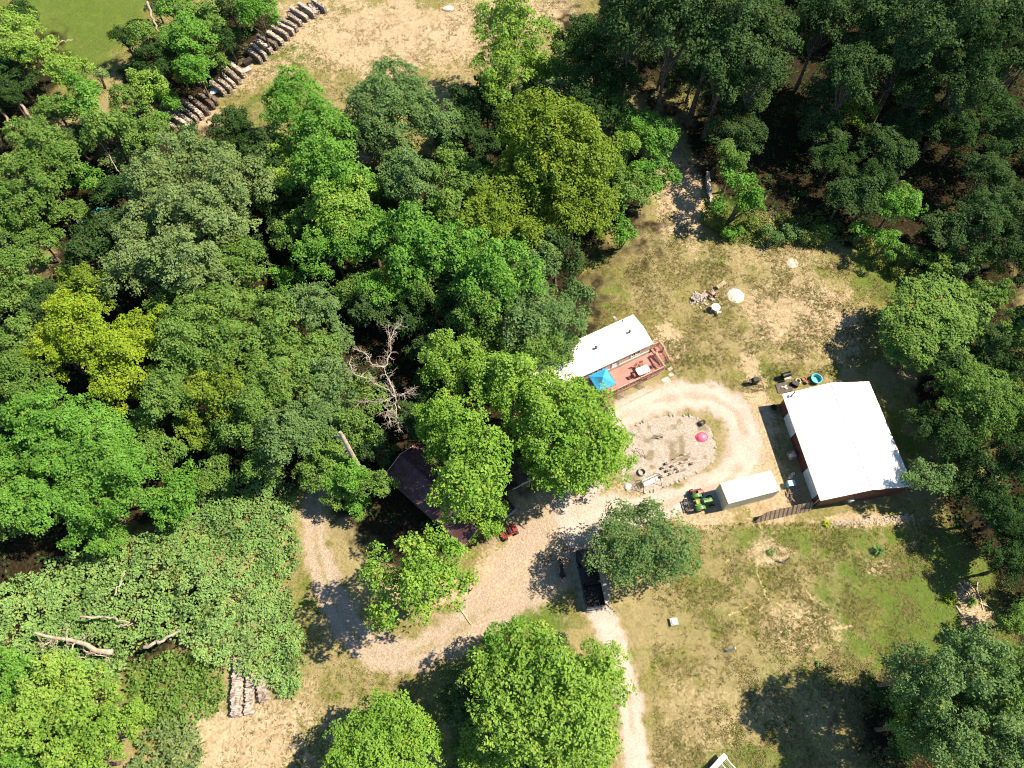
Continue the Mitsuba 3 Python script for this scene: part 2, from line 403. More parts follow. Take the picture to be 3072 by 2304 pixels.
def bed_fn(p, n, uv):
    a = noise(p.x * 7, p.y * 7, 4.0); b = fbm(p.x * 0.8, p.y * 0.8, 2.0, 3); c = noise(p.x * 16, p.y * 16, 1.)
    col = mix((0.30, 0.268, 0.238), (0.42, 0.388, 0.36), a)
    col = mix(col, (0.15, 0.13, 0.06), smoothstep(0.56, 0.75, b) * 0.7)
    return col * (0.78 + 0.44 * c)


scene['m_bed'] = {'type': 'twosided', 'b': {'type': 'diffuse', 'reflectance': proc(bed_fn)}}
add(struct('gravel_bed', 'grey gravel planting bed inside the loop of the drive'), flat(BED, 0.012), 'm_bed')


# ---------------------------------------------------------------- trees
def leaves(c, nrm, k, L, spread, rng, droop=0.15):
    """k leaves round each spray centre c with the spray's outward direction nrm: folded leaf blades, 2 triangles each"""
    n = len(c)
    ref = np.where(np.abs(nrm[:, 2:]) < 0.9, [0, 0, 1.0], [1.0, 0, 0])
    a = np.cross(nrm, ref); a /= np.linalg.norm(a, axis=1, keepdims=True)
    b = np.cross(nrm, a)
    c, nrm, a, b = (np.repeat(x, k, 0) for x in (c, nrm, a, b))
    N = n * k
    th = rng.uniform(0, 2 * PI, N)[:, None]
    rad = np.cos(th) * a + np.sin(th) * b
    r = spread * np.sqrt(rng.uniform(0, 1, N))[:, None]
    el = rng.normal(-droop, 0.42, N)[:, None]
    d = rad * np.cos(el) + nrm * np.sin(el)
    base = c + rad * r * 0.8 + nrm * (rng.normal(0, 0.16, N)[:, None] * spread * 1.2 - 0.25 * r * r / spread)
    l = (L * rng.uniform(0.7, 1.3, N))[:, None]
    s = np.cross(d, nrm); s /= np.linalg.norm(s, axis=1, keepdims=True) + 1e-9
    up = np.cross(s, d)
    roll = rng.normal(0, 0.5, N)[:, None]
    s = s * np.cos(roll) + up * np.sin(roll)
    up = np.cross(s, d)
    mid = base + d * l * 0.5 + up * l * 0.05
    v = np.stack([base, mid + s * l * 0.31, base + d * l - up * l * 0.08, mid - s * l * 0.31], 1).reshape(-1, 3)
    i = np.arange(N)[:, None] * 4
    f = np.vstack([i + [0, 1, 2], i + [0, 2, 3]])
    return v, f


KIND = {  # radius, height, lobes, crown centre (share of height), half height of the crown, leaf length, leaves per spray, leaf clumps per m2, spray width
    'XL': (7.4, 17.5, 46, .62, 5.6, .34, 11, .62, .36),
    'L': (5.3, 15.0, 28, .64, 4.6, .32, 11, .66, .34),
    'M': (3.7, 10.0, 18, .62, 3.2, .30, 11, .80, .31),
    'S': (2.3, 5.8, 11, .58, 2.0, .26, 10, 1.3, .26),
    'B': (1.4, 2.2, 8, .50, 1.0, .20, 9, 2.6, .20),
    'T': (4.5, 20.0, 34, .66, 6.2, .32, 11, .62, .34),
    'F': (5.0, 10.5, 34, .58, 3.4, .22, 16, .85, .42),
}
made = {}


def template(kind, var):
    """leaf mesh and wood mesh of one kind of tree, its foot at the origin"""
    if (kind, var) in made: return made[kind, var]
    R, H, nl, zc, hv, L, k, dens, spr = KIND[kind]
    rng = np.random.default_rng(100 * 'XLMSBTF'.index(kind[0]) + var)
    lobes = []
    stretch = rng.uniform(0.85, 1.15)
    for i in range(nl):
        for _ in range(30):
            q = rng.normal(0, 1, 3); q /= np.linalg.norm(q)
            if q[2] < -0.35: q[2] *= -0.6
            q *= rng.uniform(0.5, 0.88) if i > nl // 5 else rng.uniform(0.1, 0.5)
            c = np.array([q[0] * R * stretch, q[1] * R / stretch, q[2] * hv])
            if kind in 'XLLMTF' and all(np.linalg.norm(c - o[0]) > 0.42 * (o[1] + R * .25) for o in lobes) or kind in 'SB': break
        lobes.append((c, R * rng.uniform(0.17, 0.31)))
    cs, ns = [], []
    for c, r in lobes:                                       # lobe > leaf clump > spray > leaf
        m = max(5, int(2 * PI * r * r * dens * rng.uniform(1.0, 1.45)))
        q = rng.normal(0, 1, (m, 3)); q /= np.linalg.norm(q, axis=1, keepdims=True)
        q[:, 2] = np.where(q[:, 2] < -0.2, -q[:, 2] * 0.8, q[:, 2])
        fl = np.array([1, 1, 0.8])
        p = c + q * fl * r * rng.uniform(0.62, 1.18, m)[:, None]
        inside = np.zeros(m, bool)
        for c2, r2 in lobes:
            if c2 is not c: inside |= np.linalg.norm((p - c2) / fl, axis=1) < r2 * 0.66
        p, q = p[~inside], q[~inside]
        nn = 0.5 * q + np.array([0, 0, 0.8]) + 0.3 * p / np.array([R, R, hv]) + rng.normal(0, .15, p.shape)
        nn /= np.linalg.norm(nn, axis=1, keepdims=True)
        for _ in range(4):                                   # sprays round each clump, drooping off its middle
            o = rng.normal(0, 1, p.shape) * spr * 1.15
            o -= (o * nn).sum(1, keepdims=True) * nn * 0.6
            ro = np.linalg.norm(o, axis=1, keepdims=True)
            cs.append(p + o - nn * (ro ** 2) * .35 / spr)
            n2 = nn + o / spr * .35; ns.append(n2 / np.linalg.norm(n2, axis=1, keepdims=True))
    cs, ns = np.vstack(cs), np.vstack(ns)
    ns = ns + rng.normal(0, 0.16, ns.shape); ns /= np.linalg.norm(ns, axis=1, keepdims=True)
    v, f = leaves(cs, ns, k, L, spr, rng)
    z0 = zc * H
    v[:, 2] += z0
    v[:, 2] = np.maximum(v[:, 2], 0.05)
    # wood
    wood = []
    r0 = (0.0125 if kind == 'T' else 0.017) * H if kind != 'B' else 0.03
    bend = rng.normal(0, 0.03 * H, 2)
    top = np.array([bend[0], bend[1], z0 + 0.25 * hv])
    ts = np.linspace(0, 1, 6)
    trunk = np.column_stack([bend[0] * ts ** 2, bend[1] * ts ** 2, top[2] * ts])
    if kind in ('S', 'B'):
        for c, r in lobes[::2]:
            wood.append(tube([[c[0] * .1, c[1] * .1, 0], [c[0] * .5, c[1] * .5, (c[2] + z0) * .55], c + [0, 0, z0]], [r0, r0 * .7, r0 * .25], 5))
    else:
        wood.append(tube(trunk, r0 * (1.25 - 1.0 * ts) * np.where(ts == 0, 1.3, 1.0), 8))
        for c, r in lobes:
            if c[2] < -0.6 * hv: continue
            s = rng.uniform(0.42, 0.8)
            a = np.array([np.interp(s, ts, trunk[:, j]) for j in range(3)])
            e = c + [0, 0, z0]
            m1 = a * .45 + e * .55 + [0, 0, -0.06 * np.linalg.norm(e - a)]
            wood.append(tube([a, m1, e, e + (e - m1) * .3], [r0 * (1.05 - s) * .7, r0 * .26, r0 * .12, r0 * .04], 5, cap=False))
    made[kind, var] = ((v, f), cat(wood))
    return made[kind, var]


VARS = {'XL': 3, 'L': 4, 'M': 3, 'S': 2, 'B': 2, 'T': 3, 'F': 1}
OPEN = [((520, 400), 6), ((580, 370), 6), ((640, 340), 5), ((700, 250), 5), ((300, 690), 5), ((620, 420), 5), ((460, 400), 4), ((1390, 1560), 6), ((1480, 1600), 4), ((2330, 330), 8), ((2400, 480), 9), ((2740, 540), 10), ((2860, 540), 9), ((2900, 330), 8), ((2380, 180), 6), ((2300, 560), 7), ((2780, 640), 6), ((360, 1960), 7), ((1000, 1440), 4), ((1120, 1540), 5), ((1300, 1470), 4.5), ((1250, 1560), 4), ((1500, 1520), 5), ((1590, 1440), 4), ((1850, 1050), 9), ((1700, 1100), 7), ((1180, 1100), 4.5), ((1480, 1240), 3.5), ((880, 800), 4), ((2400, 480), 6), ((2330, 330), 5), ((2720, 520), 5), ((305, 640), 4), ((1700, 1440), 5), ((2080, 560), 6), ((2600, 1300), 9), ((2840, 880), 4), ((240, 1930), 6), ((320, 600), 3), ((1560, 1260), 4)]
plys = {}
tree_count = [0]
trng = np.random.default_rng(7)


WORD = {'bright': 'bright green', 'vivid': 'vivid green', 'mid': 'green', 'pale': 'pale grey-green', 'muted': 'blue-green', 'dark': 'dark green', 'forest': 'deep green', 'olive': 'olive green', 'gold': 'golden green', 'lime': 'lime green', 'weeds': 'yellowish green'}
MARKS = [(1185, 1150, 'the dead white tree'), (2560, 1320, 'the barn roof'), (1830, 1030, 'the mobile home'), (1670, 440, 'the huge olive-yellow tree'), (600, 310, 'the lower wood stacks'), (830, 100, 'the upper wood stacks'), (305, 640, 'the turquoise boat'),
         (290, 1010, 'the golden trees'), (1270, 1540, 'the maroon long shed'), (220, 1930, 'the big fallen tree'), (740, 2060, 'the firewood rows'), (2126, 580, 'the low stone wall'), (1180, 310, 'the rounded blue-green tree'),
         (915, 350, 'the bright pair of trees'), (0, 0, 'the top left corner'), (3072, 0, 'the top right corner'), (3072, 2304, 'the bottom right corner'), (0, 2304, 'the bottom left corner'), (3072, 1100, 'the middle of the right edge'), (0, 1250, 'the middle of the left edge'),
         (2400, 0, 'the top edge of the dark wood'), (1020, 1320, 'the broken grey trunk'), (2500, 740, 'the upper lawn margin'), (2206, 888, 'the white ash patch'), (700, 1000, 'the middle of the left wood'), (560, 620, 'the grey-green trees'), (2700, 480, 'the middle of the dark wood'), (1480, 860, 'the middle of the blue-green trees'), (2940, 1790, 'the exposed roots')]
ORD = ['nearest', 'second nearest', 'third nearest', 'fourth nearest', 'fifth nearest', 'sixth nearest', 'seventh nearest', 'eighth nearest', 'ninth nearest', 'tenth nearest', 'eleventh nearest', 'twelfth nearest']
waiting = []


def name_waiting():
    """each tree of the woods is told apart by its colour and by what it stands nearest to"""
    todo = {}
    for key, what, tone, x, y in waiting:
        mx, my, m = min(MARKS, key=lambda q: (q[0] - x) ** 2 + (q[1] - y) ** 2)
        dx, dy = x - mx, y - my
        way = [] if abs(dy) < .41 * abs(dx) else ['above' if dy < 0 else 'below']
        if abs(dx) > .41 * abs(dy): way.append('left of' if dx < 0 else 'right of')
        way = '-'.join(way) if len(way) == 2 else way[0]
        todo.setdefault((what, WORD[tone], way, m), []).append((math.hypot(dx, dy), key))
    for (what, tone, way, m), ks in todo.items():
        for (d, key), o in zip(sorted(ks), ORD):
            labels[key]['label'] = f'{tone} {what} {way} {m}' + (f', {o}' if len(ks) > 1 else '')


def tree(name, label, cx, cy, r, kind, tone, group=None, hs=1.0, category='tree'):
    R, H, nl, zc, hv = KIND[kind][:5]
    sc = 1.0
    for _ in range(4):
        z = zc * H * sc * hs
        sc = r / ppm(cx, cy, z) / R
    p = P(cx, cy, z)
    var = tree_count[0] % VARS[kind]; tree_count[0] += 1
    key = thing(name, label, category, group)
    tw = T().translate([float(p[0]), float(p[1]), 0]).rotate([0, 0, 1], float(trng.uniform(0, 360))).scale([sc, sc, sc * hs])
    for nm, mt, i in (('crown', 'leaf_' + tone, 0), ('trunk' if kind != 'B' else 'stems', 'm_bark', 1)):
        gk = f'kind_{nm}_{kind}_{var}_{mt}'
        if gk not in scene:
            pk = (kind, var, i)
            if pk not in plys: plys[pk] = mikit.ply(template(kind, var)[i], None)
            scene[gk] = {'type': 'shapegroup', 'leafage': {**plys[pk], 'bsdf': {'type': 'ref', 'id': mt}}}
        scene[f'{key}__{nm}'] = {'type': 'instance', 'to_world': tw, 'group': {'type': 'ref', 'id': gk}}
    return key


# -- trees that stand out, each by itself: x, y, radius in the survey photograph, kind, leaf colour
N = 'broadleaf_tree'
for a in [
    (N, 'lone bright lime green tree between the dirt track and the gravel yard', 1252, 1740, 160, 'L', 'lime', 1.1),
    (N, 'very wide yellow-green tree at the bottom centre beside the pale drive', 1640, 2090, 245, 'XL', 'bright', .85),
    (N, 'darker green tree pressed against the upper left of the wide bottom centre tree', 1545, 1960, 118, 'L', 'vivid', .7),
    (N, 'bright green tree cut by the bottom edge with its shadow on the tan grass', 1150, 2265, 180, 'XL', 'lime', .7),
    (N, 'yellow-green tree crown over the right side of the pale drive at the bottom', 1800, 2015, 92, 'L', 'bright', .75),
    (N, 'yellow-green tree crown at the bottom edge left of the drive', 1760, 2240, 115, 'L', 'bright', .8),
    (N, 'yellow-green tree crown at the bottom edge between the two big trees', 1480, 2220, 125, 'L', 'bright', .8),
    (N, 'small grey-green tree squeezed between the two trees at the bottom edge', 1375, 2280, 70, 'M', 'pale', .7),
    ('feathery_tree', 'feathery grey-green tree overhanging the black pickup', 1925, 1650, 166, 'F', 'muted', .9),
    (N, 'huge olive-yellow tree north of the white-roofed mobile home', 1670, 440, 185, 'XL', 'olive', 1.0),
    (N, 'olive green tree below the huge olive-yellow one, its bare trunk showing at the lawn edge', 1725, 610, 140, 'XL', 'olive', .95),
    (N, 'olive green tree on the left side of the huge olive-yellow one', 1540, 590, 140, 'XL', 'olive', .9),
    (N, 'rounded blue-green tree jutting into the tan clearing', 1170, 310, 140, 'XL', 'muted', .8),
    (N, 'blue-green tree crown just right of the rounded one by the tan clearing', 1300, 370, 100, 'L', 'muted', .8),
    (N, 'bright green tree at the tan field, topmost of the pair right of the wood stacks', 870, 305, 115, 'L', 'vivid', .9),
    (N, 'bright green tree right below the topmost one of the pair right of the wood stacks', 960, 400, 120, 'L', 'vivid', .9),
    (N, 'light green tall tree rising highest into the tan field at the top centre', 1540, 90, 115, 'L', 'bright', 1.1),
    (N, 'light green tree directly below the tallest one at the tan field', 1500, 215, 105, 'L', 'bright', 1.0),
    (N, 'vivid green tree right of the olive trees, hanging over the upper lawn', 1945, 400, 100, 'L', 'vivid', .7),
    (N, 'vivid green tree with rounded lumps at the top left corner of the upper lawn', 1945, 535, 88, 'M', 'vivid', .85),
    (N, 'small deep green tree at the lawn edge beneath the olive trees', 1870, 690, 52, 'S', 'vivid', 1.2),
    (N, 'yellow-tipped green tree between the olive trees and the vivid lawn-edge tree', 1860, 450, 70, 'M', 'bright', 1.1),
    (N, 'broad spreading green tree right of the upper lawn, above the barn', 2805, 975, 182, 'XL', 'mid', .5),
    (N, 'broad yellowish green tree near the right edge, level with the barn roof', 2960, 1215, 140, 'XL', 'mid', .85),
    (N, 'dark green tree close behind the right wall of the barn', 2815, 1265, 85, 'M', 'dark', .9),
    (N, 'thin-leaved green tree at the lower right corner of the barn', 2790, 1430, 85, 'M', 'muted', .9),
    (N, 'bushy green tree right of the barn with bare pale limbs showing', 2905, 1425, 95, 'L', 'dark', .8),
    (N, 'bright green maple whose branches hang over the blue canopy and the drive', 1690, 1300, 195, 'XL', 'lime', .9),
    (N, 'bright green maple crown nearest the drive loop, over the pale gravel', 1790, 1385, 112, 'L', 'lime', .75),
    (N, 'bright green maple crown over the gravel just left of the drive loop', 1655, 1400, 90, 'L', 'lime', .75),
    (N, 'bright green maple crown hiding the red shed', 1400, 1400, 165, 'L', 'lime', 1.1),
    (N, 'bright green maple crown beside the maroon long shed roof', 1340, 1270, 118, 'L', 'lime', 1.25),
    (N, 'bright green maple crown right above the black gap left of the drive loop', 1540, 1150, 130, 'L', 'lime', 1.05),
    (N, 'bright green maple crown just right of the dead white tree', 1345, 1085, 115, 'L', 'bright', 1.05),
    (N, 'bright green maple crown in the middle of the maple group', 1440, 1130, 105, 'L', 'lime', 1.05),
    (N, 'small bright green tree at the lower end of the maroon long shed', 1452, 1578, 58, 'S', 'lime', .9),
    (N, 'small bright green tree below the red shed roof corner', 1440, 1500, 92, 'M', 'lime', .9),
    (N, 'bright green small tree between the dirt track and the maroon long shed', 1065, 1500, 55, 'S', 'vivid', .9),
    (N, 'pale-tipped small tree at the lawn edge left of the mobile home', 1730, 880, 62, 'S', 'muted', 1.2),
    (N, 'bright green bushy tree beside the low stone wall at the upper lawn', 2215, 585, 82, 'S', 'vivid', 1.0),
    (N, 'ivy-green tree standing just above the low stone wall', 2200, 490, 75, 'M', 'mid', 1.0),
    (N, 'tall silvery green tree at the lower right with a long shadow on the lawn', 2765, 2030, 115, 'T', 'muted', 1.15),
    (N, 'tall pale green tree at the lower right corner, lowest one there', 2840, 2225, 115, 'T', 'muted', 1.1),
    (N, 'tall pale-topped tree at the lower right, second in from the lawn', 2915, 2000, 120, 'T', 'muted', 1.1),
    (N, 'slim dark green tree standing alone on the grass at the top left', 370, 115, 48, 'M', 'dark', 1.2),
    (N, 'bright lime tree directly above the row of wood stacks', 775, 45, 72, 'M', 'vivid', 1.1),
    (N, 'large bright tree at the very top left corner', 70, 110, 100, 'L', 'bright', .9),
]:
    tree(*a[:7], hs=a[7])

# -- trees that nothing tells apart: one label for each kind of place
GROUPS = [
    ('woodland_tree', 'tall dark green tree in the deep shaded wood at the upper right', 'trees of the dark upper right wood', [
        (1905, 60, 105, 'T', 'forest'), (2030, 70, 110, 'T', 'forest'), (2155, 50, 115, 'T', 'forest'), (2265, 85, 100, 'T', 'forest'), (2180, 190, 100, 'T', 'forest'), (2275, 215, 85, 'T', 'forest'), (2240, 310, 70, 'T', 'forest'),
        (2215, 400, 75, 'T', 'forest'), (2470, 285, 75, 'T', 'forest'), (2545, 310, 75, 'T', 'olive'), (2465, 385, 75, 'T', 'forest'), (2640, 45, 95, 'T', 'forest'), (2595, 150, 60, 'T', 'forest'), (2760, 110, 100, 'T', 'forest'),
        (2870, 55, 105, 'T', 'forest'), (2925, 160, 85, 'T', 'dark'), (3030, 60, 100, 'T', 'forest'), (3050, 190, 75, 'T', 'forest'), (2750, 270, 65, 'T', 'dark'), (2665, 450, 80, 'T', 'forest'), (2700, 375, 65, 'T', 'forest'),
        (2610, 590, 85, 'T', 'forest'), (2690, 610, 75, 'T', 'vivid'), (2560, 540, 55, 'M', 'forest'), (2950, 650, 90, 'T', 'forest'), (2870, 690, 80, 'T', 'forest'), (3040, 590, 80, 'T', 'forest'),
        (3045, 730, 80, 'T', 'forest'), (2560, 220, 85, 'T', 'forest'), (2790, 370, 75, 'T', 'dark'), (2480, 50, 80, 'T', 'forest'), (2900, 260, 80, 'T', 'forest'), (2960, 520, 75, 'T', 'forest'), (2500, 480, 60, 'T', 'dark'), (2300, 140, 80, 'T', 'forest'), (2700, 190, 70, 'T', 'dark'), (2890, 400, 70, 'T', 'dark'), (3030, 400, 90, 'T', 'dark'), (2400, 90, 60, 'T', 'dark'), (2960, 300, 70, 'T', 'dark')]),
    ('woodland_tree', 'dark green tree at the shaded wood edge where the wood meets the tan field', 'trees at the shaded edge right of the tan field', [
        (1730, 110, 75, 'M', 'dark'), (1800, 150, 90, 'L', 'dark'), (1700, 200, 75, 'M', 'mid'), (1790, 270, 95, 'L', 'dark'), (1690, 290, 70, 'M', 'pale'), (1775, 360, 65, 'M', 'muted'), (1850, 330, 60, 'M', 'mid'), (1600, 200, 70, 'M', 'bright'), (1880, 570, 75, 'M', 'mid'), (1860, 240, 60, 'M', 'dark')]),
    ('woodland_tree', 'dark tree in the strip of wood along the right edge', 'trees along the right edge', [
        (2960, 880, 65, 'M', 'mid'), (2745, 1055, 60, 'M', 'mid'), (2870, 1330, 75, 'M', 'dark'), (3030, 1390, 90, 'L', 'dark'), (2985, 1530, 75, 'L', 'dark'), (3045, 1540, 85, 'L', 'dark'), (3035, 1690, 75, 'L', 'dark'), (3060, 1620, 60, 'M', 'dark'),
        (3060, 1000, 80, 'L', 'mid'), (3040, 1100, 70, 'M', 'dark'), (3055, 1860, 65, 'M', 'mid'), (3090, 1270, 80, 'L', 'mid')]),
    ('woodland_tree', 'pale green tall tree in the clump at the lower right corner', 'trees of the lower right corner', [
        (3025, 2030, 100, 'T', 'mid'), (3000, 2210, 105, 'T', 'muted'), (2745, 2180, 80, 'T', 'mid'), (2690, 2110, 50, 'S', 'dark'), (2705, 2215, 55, 'S', 'dark'), (2640, 2070, 45, 'S', 'dark'), (2770, 2120, 60, 'M', 'dark'), (2900, 2120, 70, 'L', 'dark'), (3060, 2130, 80, 'T', 'dark')]),
    ('woodland_tree', 'pale grey-green tree in the wood left of the bright wood stack trees', 'grey-green trees below the wood stacks', [
        (590, 470, 105, 'L', 'pale'), (470, 545, 95, 'L', 'pale'), (705, 560, 100, 'L', 'pale'), (585, 650, 115, 'L', 'pale'), (450, 680, 100, 'L', 'pale'), (560, 800, 115, 'L', 'pale'), (420, 810, 95, 'L', 'pale'), (690, 690, 85, 'M', 'pale'), (690, 800, 100, 'L', 'mid')]),
    ('woodland_tree', 'bright mid-green tree in the wood between the tan field and the dark hollow', 'bright trees of the upper middle wood', [
        (985, 510, 105, 'L', 'vivid'), (1010, 630, 115, 'L', 'bright'), (1085, 570, 70, 'M', 'vivid'), (1000, 740, 95, 'L', 'vivid'), (880, 690, 70, 'M', 'mid'), (820, 560, 70, 'M', 'bright'), (1110, 690, 80, 'L', 'vivid'), (860, 460, 70, 'M', 'bright')]),
    ('woodland_tree', 'medium green tree in the wood left of the mobile home', 'trees of the wood left of the mobile home', [
        (1225, 550, 95, 'L', 'muted'), (1190, 470, 65, 'M', 'muted'), (1230, 730, 115, 'L', 'vivid'), (1330, 650, 80, 'M', 'mid'), (1375, 770, 105, 'L', 'vivid'), (1490, 830, 115, 'L', 'vivid'), (1600, 800, 95, 'L', 'muted'),
        (1560, 935, 115, 'L', 'muted'), (1440, 930, 95, 'L', 'mid'), (1650, 960, 95, 'L', 'muted'), (1675, 1060, 60, 'M', 'mid'), (1390, 520, 90, 'L', 'mid'), (1460, 680, 100, 'L', 'olive'), (1600, 720, 85, 'L', 'olive'), (1290, 860, 80, 'L', 'mid'), (1160, 850, 85, 'L', 'vivid'),
        (1380, 600, 70, 'M', 'olive'), (1590, 1060, 85, 'L', 'mid'), (1430, 1030, 70, 'M', 'mid')]),
    ('woodland_tree', 'golden green tree in the left part of the wood', 'golden trees at the left', [
        (265, 975, 105, 'L', 'gold'), (170, 1045, 85, 'L', 'gold'), (370, 1085, 105, 'L', 'gold'), (455, 995, 85, 'L', 'gold'), (215, 930, 75, 'M', 'gold'), (330, 1170, 75, 'M', 'gold'), (300, 860, 75, 'M', 'olive'), (220, 850, 60, 'M', 'olive')]),
    ('woodland_tree', 'green tree with brownish tips in the middle of the left wood', 'trees of the middle left wood', [
        (620, 945, 100, 'L', 'mid'), (560, 1060, 105, 'L', 'mid'), (690, 1050, 105, 'L', 'mid'), (820, 970, 95, 'L', 'mid'), (910, 1050, 85, 'L', 'mid'), (940, 930, 85, 'L', 'muted'), (850, 1150, 90, 'L', 'mid'), (980, 1160, 95, 'L', 'muted'),
        (640, 1185, 100, 'L', 'olive'), (520, 1190, 90, 'L', 'mid'), (760, 1240, 95, 'L', 'mid'), (720, 910, 75, 'M', 'mid'), (520, 920, 75, 'M', 'mid'), (1010, 1040, 60, 'M', 'muted'), (800, 1080, 70, 'M', 'olive'),
        (1045, 1425, 72, 'M', 'vivid'), (1120, 1450, 62, 'M', 'mid'), (985, 1345, 75, 'M', 'mid'), (1000, 1470, 50, 'M', 'mid'), (1070, 1290, 70, 'M', 'mid'), (1090, 1180, 70, 'M', 'mid'), (870, 1310, 100, 'L', 'muted'), (960, 1260, 85, 'L', 'muted'), (955, 1400, 70, 'M', 'mid'), (680, 1310, 60, 'M', 'mid'), (790, 1400, 70, 'M', 'mid'), (590, 1290, 70, 'M', 'olive'), (1060, 880, 60, 'M', 'mid'), (860, 850, 60, 'M', 'vivid')]),
    ('woodland_tree', 'vivid green tree in the lower left of the wood, above the thicket', 'vivid trees above the thicket', [
        (130, 1270, 110, 'L', 'vivid'), (255, 1285, 95, 'L', 'vivid'), (50, 1370, 85, 'L', 'vivid'), (190, 1400, 100, 'L', 'vivid'), (335, 1350, 95, 'L', 'vivid'), (385, 1440, 100, 'L', 'vivid'), (280, 1510, 85, 'L', 'vivid'), (100, 1500, 100, 'L', 'vivid'),
        (470, 1370, 75, 'M', 'mid'), (30, 1540, 70, 'M', 'mid'), (560, 1470, 80, 'M', 'vivid'), (640, 1440, 65, 'M', 'mid'), (500, 1520, 65, 'M', 'vivid'), (440, 1270, 70, 'M', 'mid'), (250, 1590, 60, 'M', 'vivid'), (320, 1620, 55, 'M', 'vivid')]),
    ('woodland_tree', 'dull green tree along the left edge, beside the golden trees', 'trees of the left edge', [
        (60, 800, 80, 'M', 'mid'), (50, 900, 75, 'M', 'mid'), (55, 1010, 70, 'M', 'mid'), (40, 1120, 75, 'M', 'mid'), (110, 1170, 75, 'M', 'mid'), (20, 1220, 60, 'M', 'dark'), (140, 880, 55, 'M', 'dark'), (120, 720, 60, 'M', 'mid'), (40, 680, 60, 'M', 'mid')]),
    ('young_tree', 'small tangled tree in the scrubby ground at the upper left', 'scrub trees at the upper left', [
        (205, 215, 70, 'M', 'bright'), (250, 300, 75, 'M', 'vivid'), (165, 330, 60, 'M', 'mid'), (330, 400, 75, 'M', 'mid'), (130, 420, 70, 'M', 'mid'), (60, 500, 70, 'M', 'mid'), (205, 470, 75, 'M', 'mid'), (150, 560, 70, 'M', 'mid'),
        (60, 610, 70, 'M', 'mid'), (265, 540, 55, 'S', 'vivid'), (330, 555, 45, 'S', 'bright'), (425, 390, 70, 'M', 'mid'), (390, 300, 55, 'M', 'mid'), (440, 260, 60, 'M', 'bright'), (500, 300, 50, 'S', 'vivid'), (480, 370, 45, 'S', 'vivid'),
        (180, 640, 50, 'S', 'mid'), (250, 640, 45, 'S', 'mid'), (350, 480, 45, 'S', 'pale'), (50, 400, 50, 'S', 'mid'), (290, 220, 35, 'S', 'pale')]),
    ('young_tree', 'green tree in the row behind the wood stacks', 'trees behind the wood stacks', [
        (440, 110, 55, 'M', 'mid'), (480, 210, 55, 'M', 'dark'), (560, 120, 80, 'L', 'vivid'), (590, 210, 65, 'M', 'vivid'), (610, 50, 70, 'M', 'mid'), (680, 110, 50, 'M', 'dark'), (530, 40, 60, 'M', 'vivid'), (690, 20, 55, 'M', 'dark'), (640, 180, 45, 'S', 'mid'), (420, 190, 40, 'S', 'dark')]),
    ('thicket_tree', 'low bright green bushy tree in the bottom left corner', 'bushy trees of the bottom left corner', [
        (20, 1990, 70, 'M', 'vivid'), (150, 2060, 90, 'M', 'bright'), (260, 2110, 95, 'M', 'bright'), (70, 2150, 95, 'M', 'bright'), (180, 2210, 100, 'M', 'bright'), (330, 2200, 85, 'M', 'bright'), (50, 2270, 80, 'M', 'vivid'), (400, 2140, 55, 'S', 'bright'), (290, 2290, 80, 'M', 'bright'), (230, 2010, 55, 'S', 'vivid'), (60, 2060, 70, 'M', 'vivid')]),
    ('shrub', 'low green shrub at the brushy margin between the upper lawn and the dark wood', 'shrubs along the upper lawn margin', [
        (2150, 660, 32, 'B', 'weeds'), (2200, 690, 36, 'B', 'vivid'), (2255, 665, 34, 'B', 'weeds'), (2320, 700, 40, 'B', 'muted'), (2375, 690, 36, 'B', 'muted'), (2430, 715, 34, 'B', 'weeds'), (2590, 690, 50, 'S', 'vivid'), (2660, 730, 50, 'S', 'vivid'),
        (2730, 760, 44, 'S', 'mid'), (2700, 800, 34, 'B', 'weeds'), (2760, 830, 40, 'B', 'weeds'), (2810, 790, 50, 'S', 'mid'), (2640, 780, 30, 'B', 'weeds'), (2890, 790, 55, 'S', 'muted'), (2470, 690, 36, 'B', 'mid'), (2960, 770, 60, 'S', 'mid')]),
]
for name, label, group, items in GROUPS:
    for it in items:
        it = (it[0], it[1], it[2] * (1.0 if it[3] in 'SB' else 1.16), *it[3:])
        hs = float(trng.uniform(0.85, 1.1))
        if it[3] == 'T' and it[1] > 270 and it[0] > 2100 and it[1] < 1000: it, hs = (*it[:3], 'L', it[4]), hs * .78   # the wood's edge is lower
        key = tree(name, label, *it, group=group, hs=hs, category='shrub' if name == 'shrub' else 'tree')
        waiting.append((key, {'shrub': 'shrub', 'young_tree': 'small tree', 'thicket_tree': 'bushy tree'}.get(name, 'tall tree' if it[3] == 'T' else 'tree'), it[4], it[0], it[1]))


